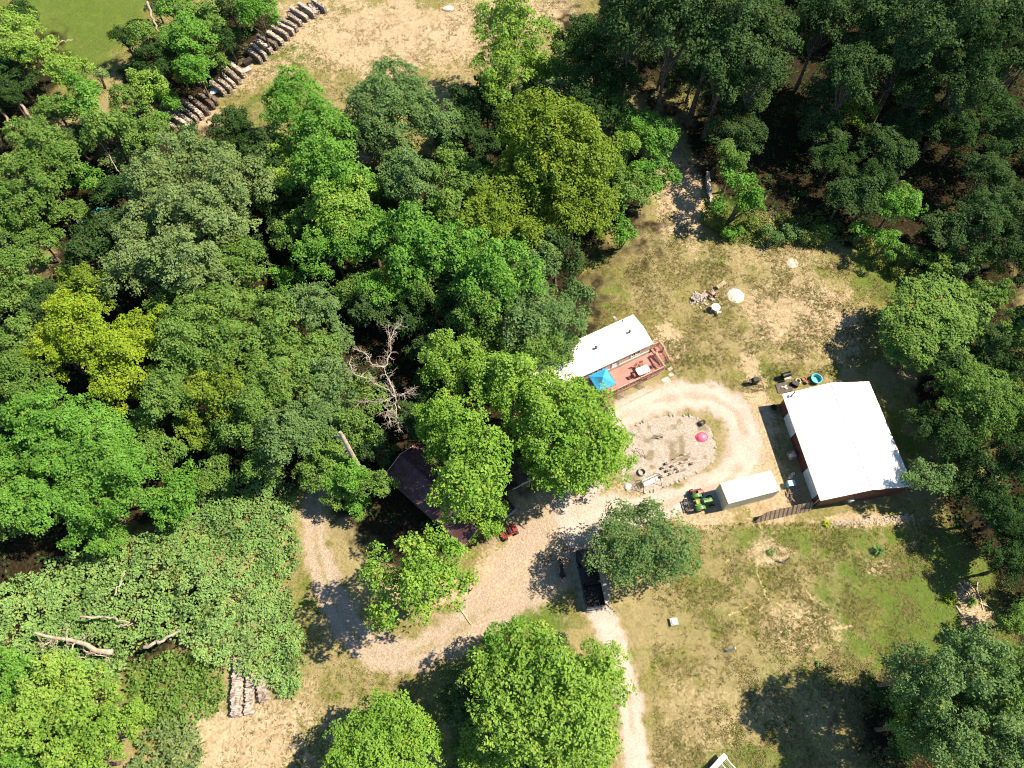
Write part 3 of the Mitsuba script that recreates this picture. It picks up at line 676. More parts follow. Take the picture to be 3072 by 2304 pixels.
# -- the darker trees that fill the wood between and below the tall ones
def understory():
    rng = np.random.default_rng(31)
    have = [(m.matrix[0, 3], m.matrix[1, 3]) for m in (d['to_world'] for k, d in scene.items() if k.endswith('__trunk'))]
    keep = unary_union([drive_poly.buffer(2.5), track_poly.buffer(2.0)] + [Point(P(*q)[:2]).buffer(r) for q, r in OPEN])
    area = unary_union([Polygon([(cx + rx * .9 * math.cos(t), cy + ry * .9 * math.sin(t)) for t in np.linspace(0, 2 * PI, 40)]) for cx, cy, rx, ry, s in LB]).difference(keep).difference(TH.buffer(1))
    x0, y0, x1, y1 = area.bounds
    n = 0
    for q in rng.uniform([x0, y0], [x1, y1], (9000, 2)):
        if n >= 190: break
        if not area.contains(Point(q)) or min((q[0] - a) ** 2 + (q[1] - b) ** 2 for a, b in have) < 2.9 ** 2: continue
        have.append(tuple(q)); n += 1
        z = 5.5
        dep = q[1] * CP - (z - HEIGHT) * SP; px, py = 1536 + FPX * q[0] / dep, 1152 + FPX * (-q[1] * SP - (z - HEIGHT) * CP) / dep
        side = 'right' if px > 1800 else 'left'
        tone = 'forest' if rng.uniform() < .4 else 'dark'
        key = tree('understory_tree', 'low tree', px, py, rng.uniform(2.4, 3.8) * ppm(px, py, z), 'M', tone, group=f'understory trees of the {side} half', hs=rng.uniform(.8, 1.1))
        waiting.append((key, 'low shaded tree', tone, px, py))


# -- ground cover nobody could count: the bramble thicket, the weeds and the forest undergrowth
def cover(key, label, poly, tone, n, zf, L, category, k=9, spread=.32, tilt=.35, seed=1):
    rng = np.random.default_rng(seed)
    x0, y0, x1, y1 = poly.bounds
    from shapely import contains_xy
    q = rng.uniform([x0, y0], [x1, y1], (int(n * (x1 - x0) * (y1 - y0)), 2))
    q = q[contains_xy(poly, q[:, 0], q[:, 1])]
    z = zf(q)
    q, z = q[z > 0.03], z[z > 0.03]
    c = np.column_stack([q, z])
    e = 0.25
    gx, gy = (zf(q + [e, 0]) - zf(q - [e, 0])) / (2 * e), (zf(q + [0, e]) - zf(q - [0, e])) / (2 * e)
    nn = np.column_stack([-gx, -gy, np.ones(len(q))]) + rng.normal(0, tilt, (len(q), 3))
    nn /= np.linalg.norm(nn, axis=1, keepdims=True)
    v, f = leaves(c, nn, k, L, spread, rng)
    v[:, 2] = np.maximum(v[:, 2], 0.03)
    key = thing(key, label, category, kind='stuff')
    add(key, (v, f) and trimesh.Trimesh(v, f, process=False), 'leaf_' + tone)


def bpoly(pts, grow=0.0): return Polygon([P(*q)[:2] for q in pts]).buffer(grow)


def ragged(poly, seed, amp=1.2):
    b = np.array(poly.segmentize(0.7).exterior.coords)
    o = meshkit.fbm(np.column_stack([b * 0.45, np.zeros(len(b))]), 3, seed)[:, None] - 0.5
    c = b.mean(0)
    return Polygon(b + (b - c) / np.linalg.norm(b - c, axis=1, keepdims=True) * o * 2 * amp).buffer(0)


TH = ragged(bpoly([(-60, 1830), (60, 1760), (180, 1690), (330, 1640), (470, 1600), (640, 1490), (760, 1440), (880, 1450), (905, 1560), (900, 1700), (880, 1760), (915, 1820), (880, 1860), (930, 1930), (925, 1990), (890, 2060), (860, 2085), (790, 2060),
                   (690, 1990), (640, 1990), (560, 1930), (430, 1930), (380, 2030), (330, 2060), (200, 1990), (-60, 1960)]), 5)


def lumps(seed, lo, hi, f=0.33):
    def zf(q):
        p = np.column_stack([q * f, np.full(len(q), seed * 3.7)])
        a = meshkit.fbm(p, 3, seed)
        b = meshkit.noise(np.column_stack([q * 1.3, np.full(len(q), 1.0)]), seed + 9)
        return lo + (hi - lo) * np.clip((a - 0.3) / 0.45, 0, 1) + 0.45 * (b - 0.5)
    return zf


cover('bramble_thicket', 'wide low bramble and vine thicket spreading over the lower left', TH, 'thicket', 6.5, lumps(3, 0.7, 2.2), .30, 'thicket', k=11, spread=.40, tilt=.22, seed=11)
cover('bramble_thicket', 'pale green low thicket at the bottom edge beside the tan grass', ragged(bpoly([(400, 2304), (430, 2200), (520, 2170), (590, 2200), (620, 2260), (600, 2340), (400, 2340)]), 8, .8), 'pale', 6, lumps(5, 0.5, 2.0), .32, 'thicket', k=11, spread=.4, seed=12)
cover('tall_weeds', 'dark rough weeds between the thicket and the long firewood rows', ragged(bpoly([(400, 1990), (560, 1950), (660, 1990), (680, 2080), (650, 2140), (560, 2180), (450, 2170), (400, 2090)]), 4, .8), 'mid', 7, lumps(7, 0.25, 0.8, .7), .3, 'weeds', k=9, spread=.3, tilt=.7, seed=13)
cover('margin_weeds', 'olive green weeds along the top margin of the upper lawn', ragged(bpoly([(2105, 660), (2130, 600), (2190, 630), (2270, 640), (2330, 650), (2400, 640), (2480, 660), (2560, 690), (2660, 730), (2720, 800), (2790, 850), (2740, 870), (2660, 830), (2600, 770), (2540, 735), (2440, 735), (2300, 745), (2170, 725)]), 6, .8), 'weeds', 5, lumps(9, 0.1, 0.7, .6), .28, 'weeds', k=9, spread=.32, tilt=.6, seed=14)
understory()
name_waiting()
UG = unary_union([Polygon([(cx + rx * .92 * math.cos(t), cy + ry * .92 * math.sin(t)) for t in np.linspace(0, 2 * PI, 40)]) for cx, cy, rx, ry, s in LB]).difference(TH)
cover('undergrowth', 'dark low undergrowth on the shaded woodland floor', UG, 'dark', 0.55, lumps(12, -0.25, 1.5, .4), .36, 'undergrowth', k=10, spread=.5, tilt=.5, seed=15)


# -- loose grass tufts over the lawns, thin enough for the soil to show
def tufts(key, label, poly, n, mt, seed):
    from shapely import contains_xy
    rng = np.random.default_rng(seed)
    x0, y0, x1, y1 = poly.bounds
    q = rng.uniform([x0, y0], [x1, y1], (n, 2))
    q = q[contains_xy(poly, q[:, 0], q[:, 1])]
    q = q[meshkit.fbm(np.column_stack([q * .5, np.zeros(len(q))]), 3, seed) + rng.normal(0, .12, len(q)) > .5]
    k = 5
    c = np.repeat(np.column_stack([q, np.zeros(len(q))]), k, 0) + np.column_stack([rng.normal(0, .09, (len(q) * k, 2)), np.zeros(len(q) * k)])
    a = rng.uniform(0, 2 * PI, len(c)); L = rng.uniform(.10, .24, len(c)); h = rng.uniform(.05, .16, len(c))
    d = np.column_stack([np.cos(a), np.sin(a), a * 0]); s = np.column_stack([-np.sin(a), np.cos(a), a * 0]) * .035
    v = np.stack([c - s, c + s, c + d * L[:, None] + np.column_stack([a * 0, a * 0, h])], 1).reshape(-1, 3)
    key = thing(key, label, 'grass', kind='stuff')
    add(key, trimesh.Trimesh(v, np.arange(len(v)).reshape(-1, 3), process=False), mt)


def straw(p, n, uv):
    a = fbm(p.x * 0.3, p.y * 0.3, 2.0, 2); b = cell_rand(p.x * 4, p.y * 4, 1.0)
    return mix(mix((0.10, 0.115, 0.03), (0.06, 0.10, 0.02), a), (0.235, 0.195, 0.10), smoothstep(0.25, 0.75, 0.5 * a + 0.6 * b))


scene['m_straw'] = {'type': 'twosided', 'b': {'type': 'diffuse', 'reflectance': proc(straw)}}
NOGRASS = unary_union([drive_poly, track_poly, BED.buffer(.3)])
tufts('grass_tufts', 'sparse dry grass tufts on the lower and upper lawns', bpoly([(1960, 1580), (2420, 1570), (2900, 1560), (3060, 1800), (3060, 2304), (1960, 2304)]).union(bpoly([(1780, 1000), (1990, 600), (2100, 700), (2500, 740), (2720, 900), (2640, 1080), (2400, 1150), (2250, 1180), (2040, 1130)])).difference(NOGRASS), 90000, 'm_straw', 5)
tufts('grass_tufts', 'sparse dry grass tufts by the track and in the tan field', bpoly([(640, 2304), (900, 1900), (940, 1760), (1060, 2000), (1400, 1990), (1300, 2200), (1000, 2304)]).union(bpoly([(600, 400), (760, 180), (1000, 20), (1700, 0), (1400, 250), (900, 420)])).difference(NOGRASS), 60000, 'm_straw', 6)


# ---------------------------------------------------------------- the pole barn
def wall_ribs(x0, x1, z0, z1, y, s, pitch=0.30):
    """raised ribs of a ribbed metal wall lying in the plane y, facing s"""
    return [box(0.05, 0.03, (z1(x) if callable(z1) else z1) - z0, (x, y + s * 0.015, (z0 + (z1(x) if callable(z1) else z1)) / 2)) for x in np.arange(x0 + pitch / 2, x1, pitch)]


BW, BL, EV, RG = 10.6, 13.2, 2.7, 3.95                       # width, length, eave and ridge heights over the roof edges
bo = np.array([31.85, 38.1, 0]); ba = math.atan2(1.68, 10.88)
barn = thing('pole_barn', 'brown-red metal pole barn with a big white gable roof and two pale garage doors', 'barn')
fb = Frame(bo, ba)                                            # x along the gable, y = -length direction
ov = 0.3
bx0, bx1, by0, by1 = ov, BW - ov, -BL + .1, -ov
slope = (RG - EV) / (BW / 2)
wt = lambda x: EV - 0.1 + slope * min(x, BW - x)
doors = [(-4.75, -1.95), (-12.3, -8.9)]
dz = 2.25
segs, y = [], by1
for d0, d1 in [(doors[0]), (doors[1])]:
    segs.append((d1, y)); y = d0
segs.append((by0, y))
lm = []
for a, b in segs:
    lm.append(box(0.12, b - a, wt(bx0), (bx0 + .06, (a + b) / 2, wt(bx0) / 2)))
    lm += [box(0.03, 0.05, wt(bx0) - .02, (bx0 - 0.015, yy, wt(bx0) / 2)) for yy in np.arange(a + .15, b, .3)]
for a, b in doors:
    lm.append(box(0.12, b - a, wt(bx0) - dz, (bx0 + .06, (a + b) / 2, (wt(bx0) + dz) / 2)))
part(barn, 'wall', fb(lm), 'm_barn_red')
part(barn, 'wall', fb([box(0.12, BL - 2 * ov, wt(bx1), (bx1 - .06, -BL / 2, wt(bx1) / 2))] + [box(0.03, .05, wt(bx1) - .02, (bx1 + .015, yy, wt(bx1) / 2)) for yy in np.arange(by0 + .2, by1, .3)]), 'm_barn_red')
gp = [(bx0 + .12, 0), (bx1 - .12, 0), (bx1 - .12, wt(bx1)), (BW / 2, wt(BW / 2)), (bx0 + .12, wt(bx0))]
for yy, s in ((by0 + .06, -1), (by1 - .06, 1)):
    part(barn, 'gable_wall', fb([prism(gp, 0.12, c=yy)] + wall_ribs(bx0, bx1, 0, wt, yy + s * .06, s)), 'm_barn_red')
th = 0.06
for s in (0, 1):
    xa, xb = (0, BW / 2) if s == 0 else (BW / 2, BW)
    za, zb = (EV, RG) if s == 0 else (RG, EV)
    sheet = [quads([[xa, 0, za], [xb, 0, zb], [xb, -BL, zb], [xa, -BL, za], [xa, 0, za - th], [xb, 0, zb - th], [xb, -BL, zb - th], [xa, -BL, za - th]],
                   [[0, 3, 2, 1], [4, 5, 6, 7], [0, 1, 5, 4], [2, 3, 7, 6], [1, 2, 6, 5], [3, 0, 4, 7]])]
    sheet += [beam([xa, yy, za + .012], [xb, yy, zb + .012], 0.045, 0.03) for yy in np.arange(-.25, -BL, -.3)]
    roof = part(barn, 'roof', fb(sheet), 'm_white_roof')
part(barn, 'ridge_cap', fb([tube([[BW / 2, 0, RG + .0], [BW / 2, -BL, RG + .0]], .05, 10)]), 'm_white_roof', smooth=40)
for yy in (0.012, -BL - .012):
    part(barn, 'gable_trim', fb([beam([0, yy, EV - .07], [BW / 2, yy, RG - .07], .03, .14), beam([BW / 2, yy, RG - .07], [BW, yy, EV - .07], .03, .14)]), 'm_barn_red')
part(barn, 'gutter', fb([box(.1, BL, .1, (-.055, -BL / 2, EV - .09)), cyl(.04, EV - .2, (bx0 - .08, -BL + .4, (EV - .2) / 2), n=8)]), 'm_trim_white')
for a, b in doors:
    d = part(barn, 'garage_door', fb([box(.05, b - a - .1, dz / 4 - .02, (bx0 + .03, (a + b) / 2, dz / 8 + i * dz / 4)) for i in range(4)]), 'm_door_white')
    part(d, 'frame', fb([box(.06, .1, dz + .1, (bx0 - .02, yy, (dz + .1) / 2)) for yy in (a + .02, b - .02)] + [box(.06, b - a - .06, .1, (bx0 - .02, (a + b) / 2, dz + .05))]), 'm_dark_metal')
q = P(2375, 1187, 3.1); q2 = np.linalg.inv(fb.M) @ np.array([*q, 1]); zz = EV + slope * q2[0]
part(barn, 'flue_pipe', fb([tube([[q2[0], q2[1], zz - .05], [q2[0], q2[1], zz + .42], [q2[0] + .18, q2[1] + .12, zz + .6], [q2[0] + .35, q2[1] + .28, zz + .62]], .085, 8)]), 'm_dark_metal', smooth=40)
part(barn, 'meter_box', fb([box(.5, .25, .55, (4.1, by0 - .155, .95), bev=.03)]), 'm_trim_white')
part(barn, 'side_vent', fb([box(.55, .05, .3, (3.2, by0 - .05, .7))]), 'm_black')

# ---------------------------------------------------------------- shipping container
cont = thing('shipping_container', 'cream shipping container with ribbed sides and a bright white top between tractor and barn', 'container')
cd = P(2160.4, 1450, 2.5); ca = math.atan2(1.57, 6.07)
fc = Frame([cd[0], cd[1], 0], ca)                             # x along, y towards the back is +; corner is the back-left
CL, CW, CH = 6.06, 2.44, 2.52


def corrug(x0, x1, z0, z1, y, s, pitch=.28, dep=.08):
    xs, k = [], 0
    x = x0
    prof = []
    while x < x1 - .01:
        prof += [(x, 0), (x + pitch * .25, 0), (x + pitch * .4, dep), (x + pitch * .75, dep)]
        x += pitch
    prof = [(min(a, x1), b) for a, b in prof] + [(x1, 0)]
    v = [[a, y + s * (b - dep), z] for a, b in prof for z in (z0, z1)]
    f = [[2 * i, 2 * i + 2, 2 * i + 3, 2 * i + 1] for i in range(len(prof) - 1)]
    m = quads(v, f)
    if s > 0: m.faces = m.faces[:, ::-1]
    return m


part(cont, 'side_panel', fc(corrug(.12, CL - .12, .15, CH - .1, -CW, -1)), 'm_container')
part(cont, 'side_panel', fc(corrug(.12, CL - .12, .15, CH - .1, 0, 1)), 'm_container')
end = corrug(-CW + .1, -.1, .15, CH - .1, 0, 1)
end.vertices = np.column_stack([.05 - end.vertices[:, 1] - .05, end.vertices[:, 0], end.vertices[:, 2]]); part(cont, 'end_panel', fc(end), 'm_container')
for y0 in (-CW * .75 + .02, -CW * .25 - .02):
    dk = part(cont, 'door', fc(box(.06, CW / 2 - .14, CH - .35, (CL - .05, y0, CH / 2))), 'm_container')
    for o in (-.3, .3): part(dk, 'lock_rod', fc(cyl(.025, CH - .4, (CL + .01, y0 + o, CH / 2), n=6)), 'm_steel')
part(cont, 'roof', fc([box(CL - .16, CW - .16, .04, (CL / 2, -CW / 2, CH - .03))] + [box(.12, CW - .4, .025, (x, -CW / 2, CH + .0)) for x in np.arange(.5, CL - .3, .36)]), 'm_container_top')
fr = [box(CL, .1, .12, (CL / 2, y0, z0)) for y0 in (-.05, -CW + .05) for z0 in (.09, CH - .06)] + [box(.1, CW - .2, .12, (x, -CW / 2, z0)) for x in (.05, CL - .05) for z0 in (.09, CH - .06)]
fr += [box(.12, .12, CH - .3, (x, y0, CH / 2)) for x in (.06, CL - .06) for y0 in (-.06, -CW + .06)]
part(cont, 'frame', fc(fr), 'm_container')
for x in (.08, CL - .08):
    for y0 in (-.08, -CW + .08): part(cont, 'corner_casting', fc(box(.18, .17, .13, (x, y0, CH - .03), bev=.01)), 'm_container')

# ---------------------------------------------------------------- mobile home
ho = P(1960, 1029, 3.0); hd = np.array([-.89, -.457])
fh = Frame([ho[0], ho[1], 0], math.atan2(-.457, -.89))        # x runs left along the front, y = +: towards the viewer side is +y after the turn
HL, HWD, HE, HR = 15.5, 4.6, 2.95, 3.35
home = thing('mobile_home', 'long tan mobile home with a white roof, partly hidden by trees', 'house')
ys = -1                                                       # the house lies on the far side: local y negative
yb = lambda d: -d
front, back, rend, lend = .22, HWD - .22, .15, HL - .15


def hole_wall(x0, x1, z0, z1, y, t, holes):
    xs = [x0]; out = []
    cur = x0
    for a, b, c, d in sorted(holes):
        out.append(box(a - cur, t, z1 - z0, ((cur + a) / 2, y, (z0 + z1) / 2)))
        if c > z0: out.append(box(b - a, t, c - z0, ((a + b) / 2, y, (z0 + c) / 2)))
        out.append(box(b - a, t, z1 - d, ((a + b) / 2, y, (d + z1) / 2)))
        cur = b
    out.append(box(x1 - cur, t, z1 - z0, ((cur + x1) / 2, y, (z0 + z1) / 2)))
    return out


WIN = [(1.6, 2.9, 1.55, 2.45), (6.9, 8.3, 1.55, 2.45), (10.2, 11.4, 1.55, 2.45)]
DOOR = (4.55, 5.5, .75, 2.72)
part(home, 'wall', fh(hole_wall(rend, lend, .72, HE - .12, -front, .12, WIN + [DOOR]) + [box(lend - rend, .02, .02, ((lend + rend) / 2, -front + .07, z)) for z in ()]), 'm_siding')
part(home, 'wall', fh(box(lend - rend, .12, HE - .84, ((lend + rend) / 2, -back, (HE + .6) / 2))), 'm_siding')
for x in (rend + .06, lend - .06):
    part(home, 'end_wall', fh(prism([(-back + .06, .72), (-front - .06, .72), (-front - .06, HE - .12), (-HWD / 2, HR - .12), (-back + .06, HE - .12)], .12).apply_transform(trimesh.transformations.rotation_matrix(PI / 2, [0, 0, 1])).apply_translation([x, 0, 0])), 'm_siding')
part(home, 'skirting', fh([box(lend - rend + .06, .05, .72, ((lend + rend) / 2, -front + .06, .36)), box(lend - rend + .06, .05, .72, ((lend + rend) / 2, -back - .06, .36)), box(.05, HWD - .4, .72, (rend - .05, -HWD / 2, .36))]), 'm_skirt')
part(home, 'base_trim', fh(box(lend - rend + .08, .05, .3, ((lend + rend) / 2, -front + .085, .9))), 'm_trim_white')
for a, b, c, d in WIN:
    w = part(home, 'window', fh([box(b - a + .1, .06, .07, ((a + b) / 2, -front + .08, z)) for z in (c, d)] + [box(.07, .06, d - c, (x, -front + .08, (c + d) / 2)) for x in (a, (a + b) / 2, b)]), 'm_trim_white')
    part(w, 'pane', fh(box(b - a, .02, d - c, ((a + b) / 2, -front, (c + d) / 2))), 'm_glass')
a, b, c, d = DOOR
dk = part(home, 'door', fh([box(b - a - .02, .06, .95, ((a + b) / 2, -front + .02, c + .5)), box(b - a - .02, .06, .12, ((a + b) / 2, -front + .02, d - .08))] + [box(.1, .06, d - c - .1, (x, -front + .021, (c + d) / 2)) for x in (a + .06, b - .06)] + [box(.03, .05, .8, (x, -front + .03, 2.1)) for x in (a + .33, a + .62)] + [box(.8, .05, .03, ((a + b) / 2, -front + .031, z)) for z in (1.95, 2.2)]), 'm_trim_white')
part(dk, 'pane', fh(box(b - a - .2, .02, .9, ((a + b) / 2, -front + .01, 2.1))), 'm_glass')
part(dk, 'frame', fh([box(.08, .08, d - c + .06, (x, -front + .09, (c + d) / 2)) for x in (a - .05, b + .05)] + [box(b - a + .2, .08, .08, ((a + b) / 2, -front + .09, d + .06))]), 'm_trim_white')
sh = HWD / 2
for s in (0, 1):
    ya, yb_, za, zb = (0, -sh, HE, HR) if s == 0 else (-sh, -HWD, HR, HE)
    sheet = [quads([[0, ya, za], [HL, ya, za], [HL, yb_, zb], [0, yb_, zb], [0, ya, za - .07], [HL, ya, za - .07], [HL, yb_, zb - .07], [0, yb_, zb - .07]],
                   [[0, 3, 2, 1], [4, 5, 6, 7], [0, 1, 5, 4], [2, 3, 7, 6], [1, 2, 6, 5], [3, 0, 4, 7]])]
    for m in sheet: m.fix_normals()
    part(home, 'roof', fh(sheet + [beam([x, ya, za + .006], [x, yb_, zb + .006], .03, .02) for x in np.arange(.6, HL, .9)]), 'm_home_roof')
part(home, 'roof_edge', fh([box(HL, .04, .13, (HL / 2, .021, HE - .06)), box(HL, .04, .13, (HL / 2, -HWD - .021, HE - .06))]), 'm_trim_white')
hz = lambda y: HE + (HR - HE) * min(-y, HWD + y) / sh
for px, py, r, h in ((1888, 998, .11, .32), (1788, 1046, .12, .34), (1868, 961, .05, .3)):
    q = np.linalg.inv(fh.M) @ np.array([*P(px, py, 3.3), 1])
    part(home, 'roof_vent', fh([cyl(r, h, (q[0], q[1], hz(q[1]) + h / 2), n=10), lathe([(0, .06), (r * 1.5, 0), (r * 1.5, -.02), (0, -.02)], (q[0], q[1], hz(q[1]) + h + .04), 10)]), 'm_dark_metal')
q = np.linalg.inv(fh.M) @ np.array([*P(1842, 962, 3.2), 1])
fd = Frame(fh.pt((q[0], q[1] - .1, HE)), 0.6)
dish = thing('satellite_dish', 'small round grey satellite dish on the back edge of the white roof', 'satellite dish')
bowl = lathe([(0, 0), (.15, .015), (.28, .05), (.36, .1), (.35, .11), (.27, .065), (.15, .03), (0, .016)], n=18)
bowl.apply_transform(trimesh.transformations.rotation_matrix(.7, [0, 1, 0])); bowl.apply_translation([.1, 0, .5])
part(dish, 'reflector', fd(bowl), 'm_steel')
part(dish, 'mast', fd([tube([[0, 0, 0], [0, 0, .38], [.08, 0, .5]], .03, 6), tube([[.08, 0, .4], [.45, 0, .62]], .015, 5), box(.07, .06, .06, (.45, 0, .64))]), 'm_dark_metal')

# ---------------------------------------------------------------- deck: boards, posts, rails, stairs (same local frame as the house)
deck = thing('deck', 'reddish wooden deck with railings along the front of the mobile home', 'deck')
D0, D1, DD, DZ = -.15, 9.9, 2.95, .74
bl = .14
n = int((DD - .1) / bl)
for i in range(n):
    y = .06 + bl * (i + .5)
    part(deck, 'plank', fh(box(D1 - D0, bl - .008, .04, ((D0 + D1) / 2, y, DZ - .02 + .002 * (i % 3 - 1)))), 'm_deck')
part(deck, 'joist_frame', fh([box(D1 - D0, .05, .2, ((D0 + D1) / 2, DD - .01, DZ - .15)), box(.05, DD - .1, .2, (D0 - .03, DD / 2, DZ - .15)), box(.05, DD - .1, .2, (D1 + .03, DD / 2, DZ - .15))] + [box(.1, .1, DZ - .25, (x, y, (DZ - .25) / 2)) for x in np.arange(D0 + .1, D1, 1.9) for y in (.3, DD - .2)]), 'm_rail_wood')


def railing(p, q, zb0, zb1, h=1.0, name='railing', sp=.2):
    p, q = np.array(p, float), np.array(q, float)
    L = np.linalg.norm(q - p)
    k = max(1, int(round(L / 1.6)))
    key = part(deck, name, fh([beam([*p, zb0 + h], [*q, zb1 + h], .14, .045), beam([*p, zb0 + h - .14], [*q, zb1 + h - .14], .04, .09), beam([*p, zb0 + .12], [*q, zb1 + .12], .04, .09)]), 'm_rail_wood')
    for t in np.linspace(0, 1, k + 1):
        c = p + (q - p) * t; z0 = zb0 + (zb1 - zb0) * t
        part(key, 'post', fh([box(.1, .1, h + .14, (*c, z0 + (h + .14) / 2 - .1)), box(.14, .14, .03, (*c, z0 + h + .09))]), 'm_rail_wood')
    nb = int(L / sp)
    for i in range(nb):
        t = (i + .5) / nb; c = p + (q - p) * t; z0 = zb0 + (zb1 - zb0) * t
        part(key, 'baluster', fh(box(.035, .035, h - .24, (*c, z0 + .12 + (h - .24) / 2))), 'm_rail_wood')


railing((D1, DD - .08), (D0 + .05, DD - .08), DZ, DZ)
railing((D0 + .05, .75), (D0 + .05, DD - .15), DZ, DZ)
S0, S1 = -.35, -1.45                                          # stair to the right of the deck, falling towards the viewer
part(deck, 'landing', fh([box(S0 - S1 + .1, bl - .01, .04, ((S0 + S1) / 2, -.35 + bl * (i + .5), DZ - .02)) for i in range(7)] + [box(.09, .09, DZ - .06, (x, y, (DZ - .06) / 2)) for x in (S0 - .06, S1 + .06) for y in (-.28, .5)]), 'm_deck')
for i in range(4):
    part(deck, 'stair_tread', fh(box(S0 - S1, .32, .05, ((S0 + S1) / 2, .8 + .32 * i, DZ - .16 * (i + 1)))), 'm_deck')
for x in (S0 + .04, S1 - .04):
    part(deck, 'stringer', fh(beam([x, .6, DZ - .12], [x, 2.05, .06], .045, .22)), 'm_rail_wood')
railing((S1, .62), (S1, 2.1), DZ, .12, .95)
railing((S0, .62), (S0, 2.1), DZ, .12, .95)
railing((S1, -.36), (S1, .55), DZ, DZ)
railing((S0 - .12, -.36), (S1 + .12, -.36), DZ, DZ)

# pavers and planters at the foot of the stair
slab = thing('concrete_pad', 'square pale concrete pad at the foot of the deck stair', 'paving slab')
q = P(1999, 1142, .03); add(slab, Frame(q, .47)(box(1.0, .85, .06, bev=.015)), 'm_concrete')
for px, py, lb in ((2010, 1107, 'upper pale stepping stone beside the deck stair'), (2013, 1124, 'lower pale stepping stone beside the deck stair, next to the concrete pad')):
    k = thing('stepping_stone', lb, 'stepping stone'); add(k, Frame(P(px, py, .03), .47)(box(.62, .42, .06, bev=.02)), 'm_concrete')
for px, py, lb in ((1993, 1097, 'grey planter box with greenery at the top of the stair path'),):
    k = thing('planter_box', lb, 'planter'); f = Frame(P(px, py, 0), .47)
    part(k, 'box', f([box(.6, .04, .35, (0, y, .175)) for y in (-.2, .2)] + [box(.04, .36, .35, (x, 0, .175)) for x in (-.28, .28)]), 'm_stone')
    rng = np.random.default_rng(3); v, fc2 = leaves(rng.uniform([-.25, -.15, .34], [.25, .15, .5], (24, 3)), np.tile([0, 0, 1.0], (24, 1)), 8, .12, .12, rng)
    part(k, 'plants', f(trimesh.Trimesh(v, fc2, process=False)), 'leaf_muted', kind='stuff')

# timber edging and trellises of the bed below the deck
ed = thing('timber_edging', 'pale timber edging of the narrow bed in front of the deck', 'edging')
for a, b in (((1838, 1232), (1890, 1205)), ((1892, 1204), (1942, 1180)), ((1944, 1179), (1992, 1155))):
    part(ed, 'timber', [beam([*P(*a)[:2], .07], [*P(*b)[:2], .07], .14, .14)], 'm_pale_wood')
for px, py, lb in ((1864, 1196, 'purple-grey slatted trellis leaning against the deck, left one'), (1926, 1166, 'purple-grey slatted trellis leaning against the deck, right one')):
    k = thing('trellis', lb, 'trellis', 'trellises leaning on the deck')
    f = Frame(P(px, py, 0), math.atan2(.457, .89)); f = Frame(P(px, py, 0) + [0, 0, .02], math.atan2(.457, .89), tilt=(-.75, [1, 0, 0]))
    part(k, 'slat', f([box(.045, .02, 1.25, (x, 0, .62)) for x in np.linspace(-.34, .34, 6)]), 'm_old_wood', kind='stuff')
    part(k, 'cross_bar', f([box(.75, .02, .05, (0, .02, z)) for z in (.12, .62, 1.15)]), 'm_old_wood')

# pop-up canopy on the deck
can = thing('pop_up_canopy', 'bright blue pop-up shade canopy with four sloping panels on the deck', 'canopy')
ccx, ccy, hw, zE, zT = 7.85, 1.32, 1.2, DZ + 1.75, DZ + 2.45
top = [ccx, ccy, zT]
cs = [(ccx - hw, ccy - hw), (ccx + hw, ccy - hw), (ccx + hw, ccy + hw), (ccx - hw, ccy + hw)]
for i in range(4):
    a, b = cs[i], cs[(i + 1) % 4]
    g_, v, f = 6, [], []
    for r in range(g_ + 1):
        for c in range(r + 1):
            t = r / g_; u = c / r if r else 0
            p = np.array(top) * (1 - t) + t * (np.array([*a, zE]) * (1 - u) + u * np.array([*b, zE]))
            p[2] -= .10 * math.sin(PI * t) + .06 * t * math.sin(PI * u)
            v.append(p)
    idx = lambda r, c: r * (r + 1) // 2 + c
    for r in range(g_):
        for c in range(r + 1):
            f.append([idx(r, c), idx(r + 1, c), idx(r + 1, c + 1)])
            if c < r: f.append([idx(r, c), idx(r + 1, c + 1), idx(r, c + 1)])
    va = quads([[*a, zE], [*b, zE], [*b, zE - .2], [*a, zE - .2]], [[0, 1, 2, 3]])
    part(can, 'cloth_panel', fh([trimesh.Trimesh(np.array(v), f, process=False), va]), 'm_canopy_blue')
for c in cs:
    part(can, 'pole', fh(tube([[*c, DZ], [*c, zE]], .02, 6)), 'm_white')
part(can, 'strut', fh([tube([[*cs[i], zE - .03], [*cs[(i + 2) % 4], zE - .03]], .012, 5) for i in (0, 1)] + [tube([[ccx, ccy, zE - .05], top], .02, 5)]), 'm_steel')

# patio table with chairs
q = np.linalg.inv(fh.M) @ np.array([*P(1929, 1110, DZ + .72), 1])
ft = Frame(fh.pt((q[0], q[1], DZ)), math.atan2(.457, .89) - .05)
tab = thing('patio_table', 'long white patio table on the deck', 'table')
tp = trimesh.creation.extrude_polygon(Polygon([(-.62, -.3), (.62, -.3), (.62, .3), (-.62, .3)]).buffer(.2), .035, engine='earcut'); tp.apply_translation([0, 0, .70])
part(tab, 'table_top', ft(tp), 'm_white')
for x in (-.6, .6):
    for y in (-.32, .32): part(tab, 'leg', ft(tube([[x, y, .7], [x * 1.05, y * 1.1, 0]], .022, 6)), 'm_dark_metal')


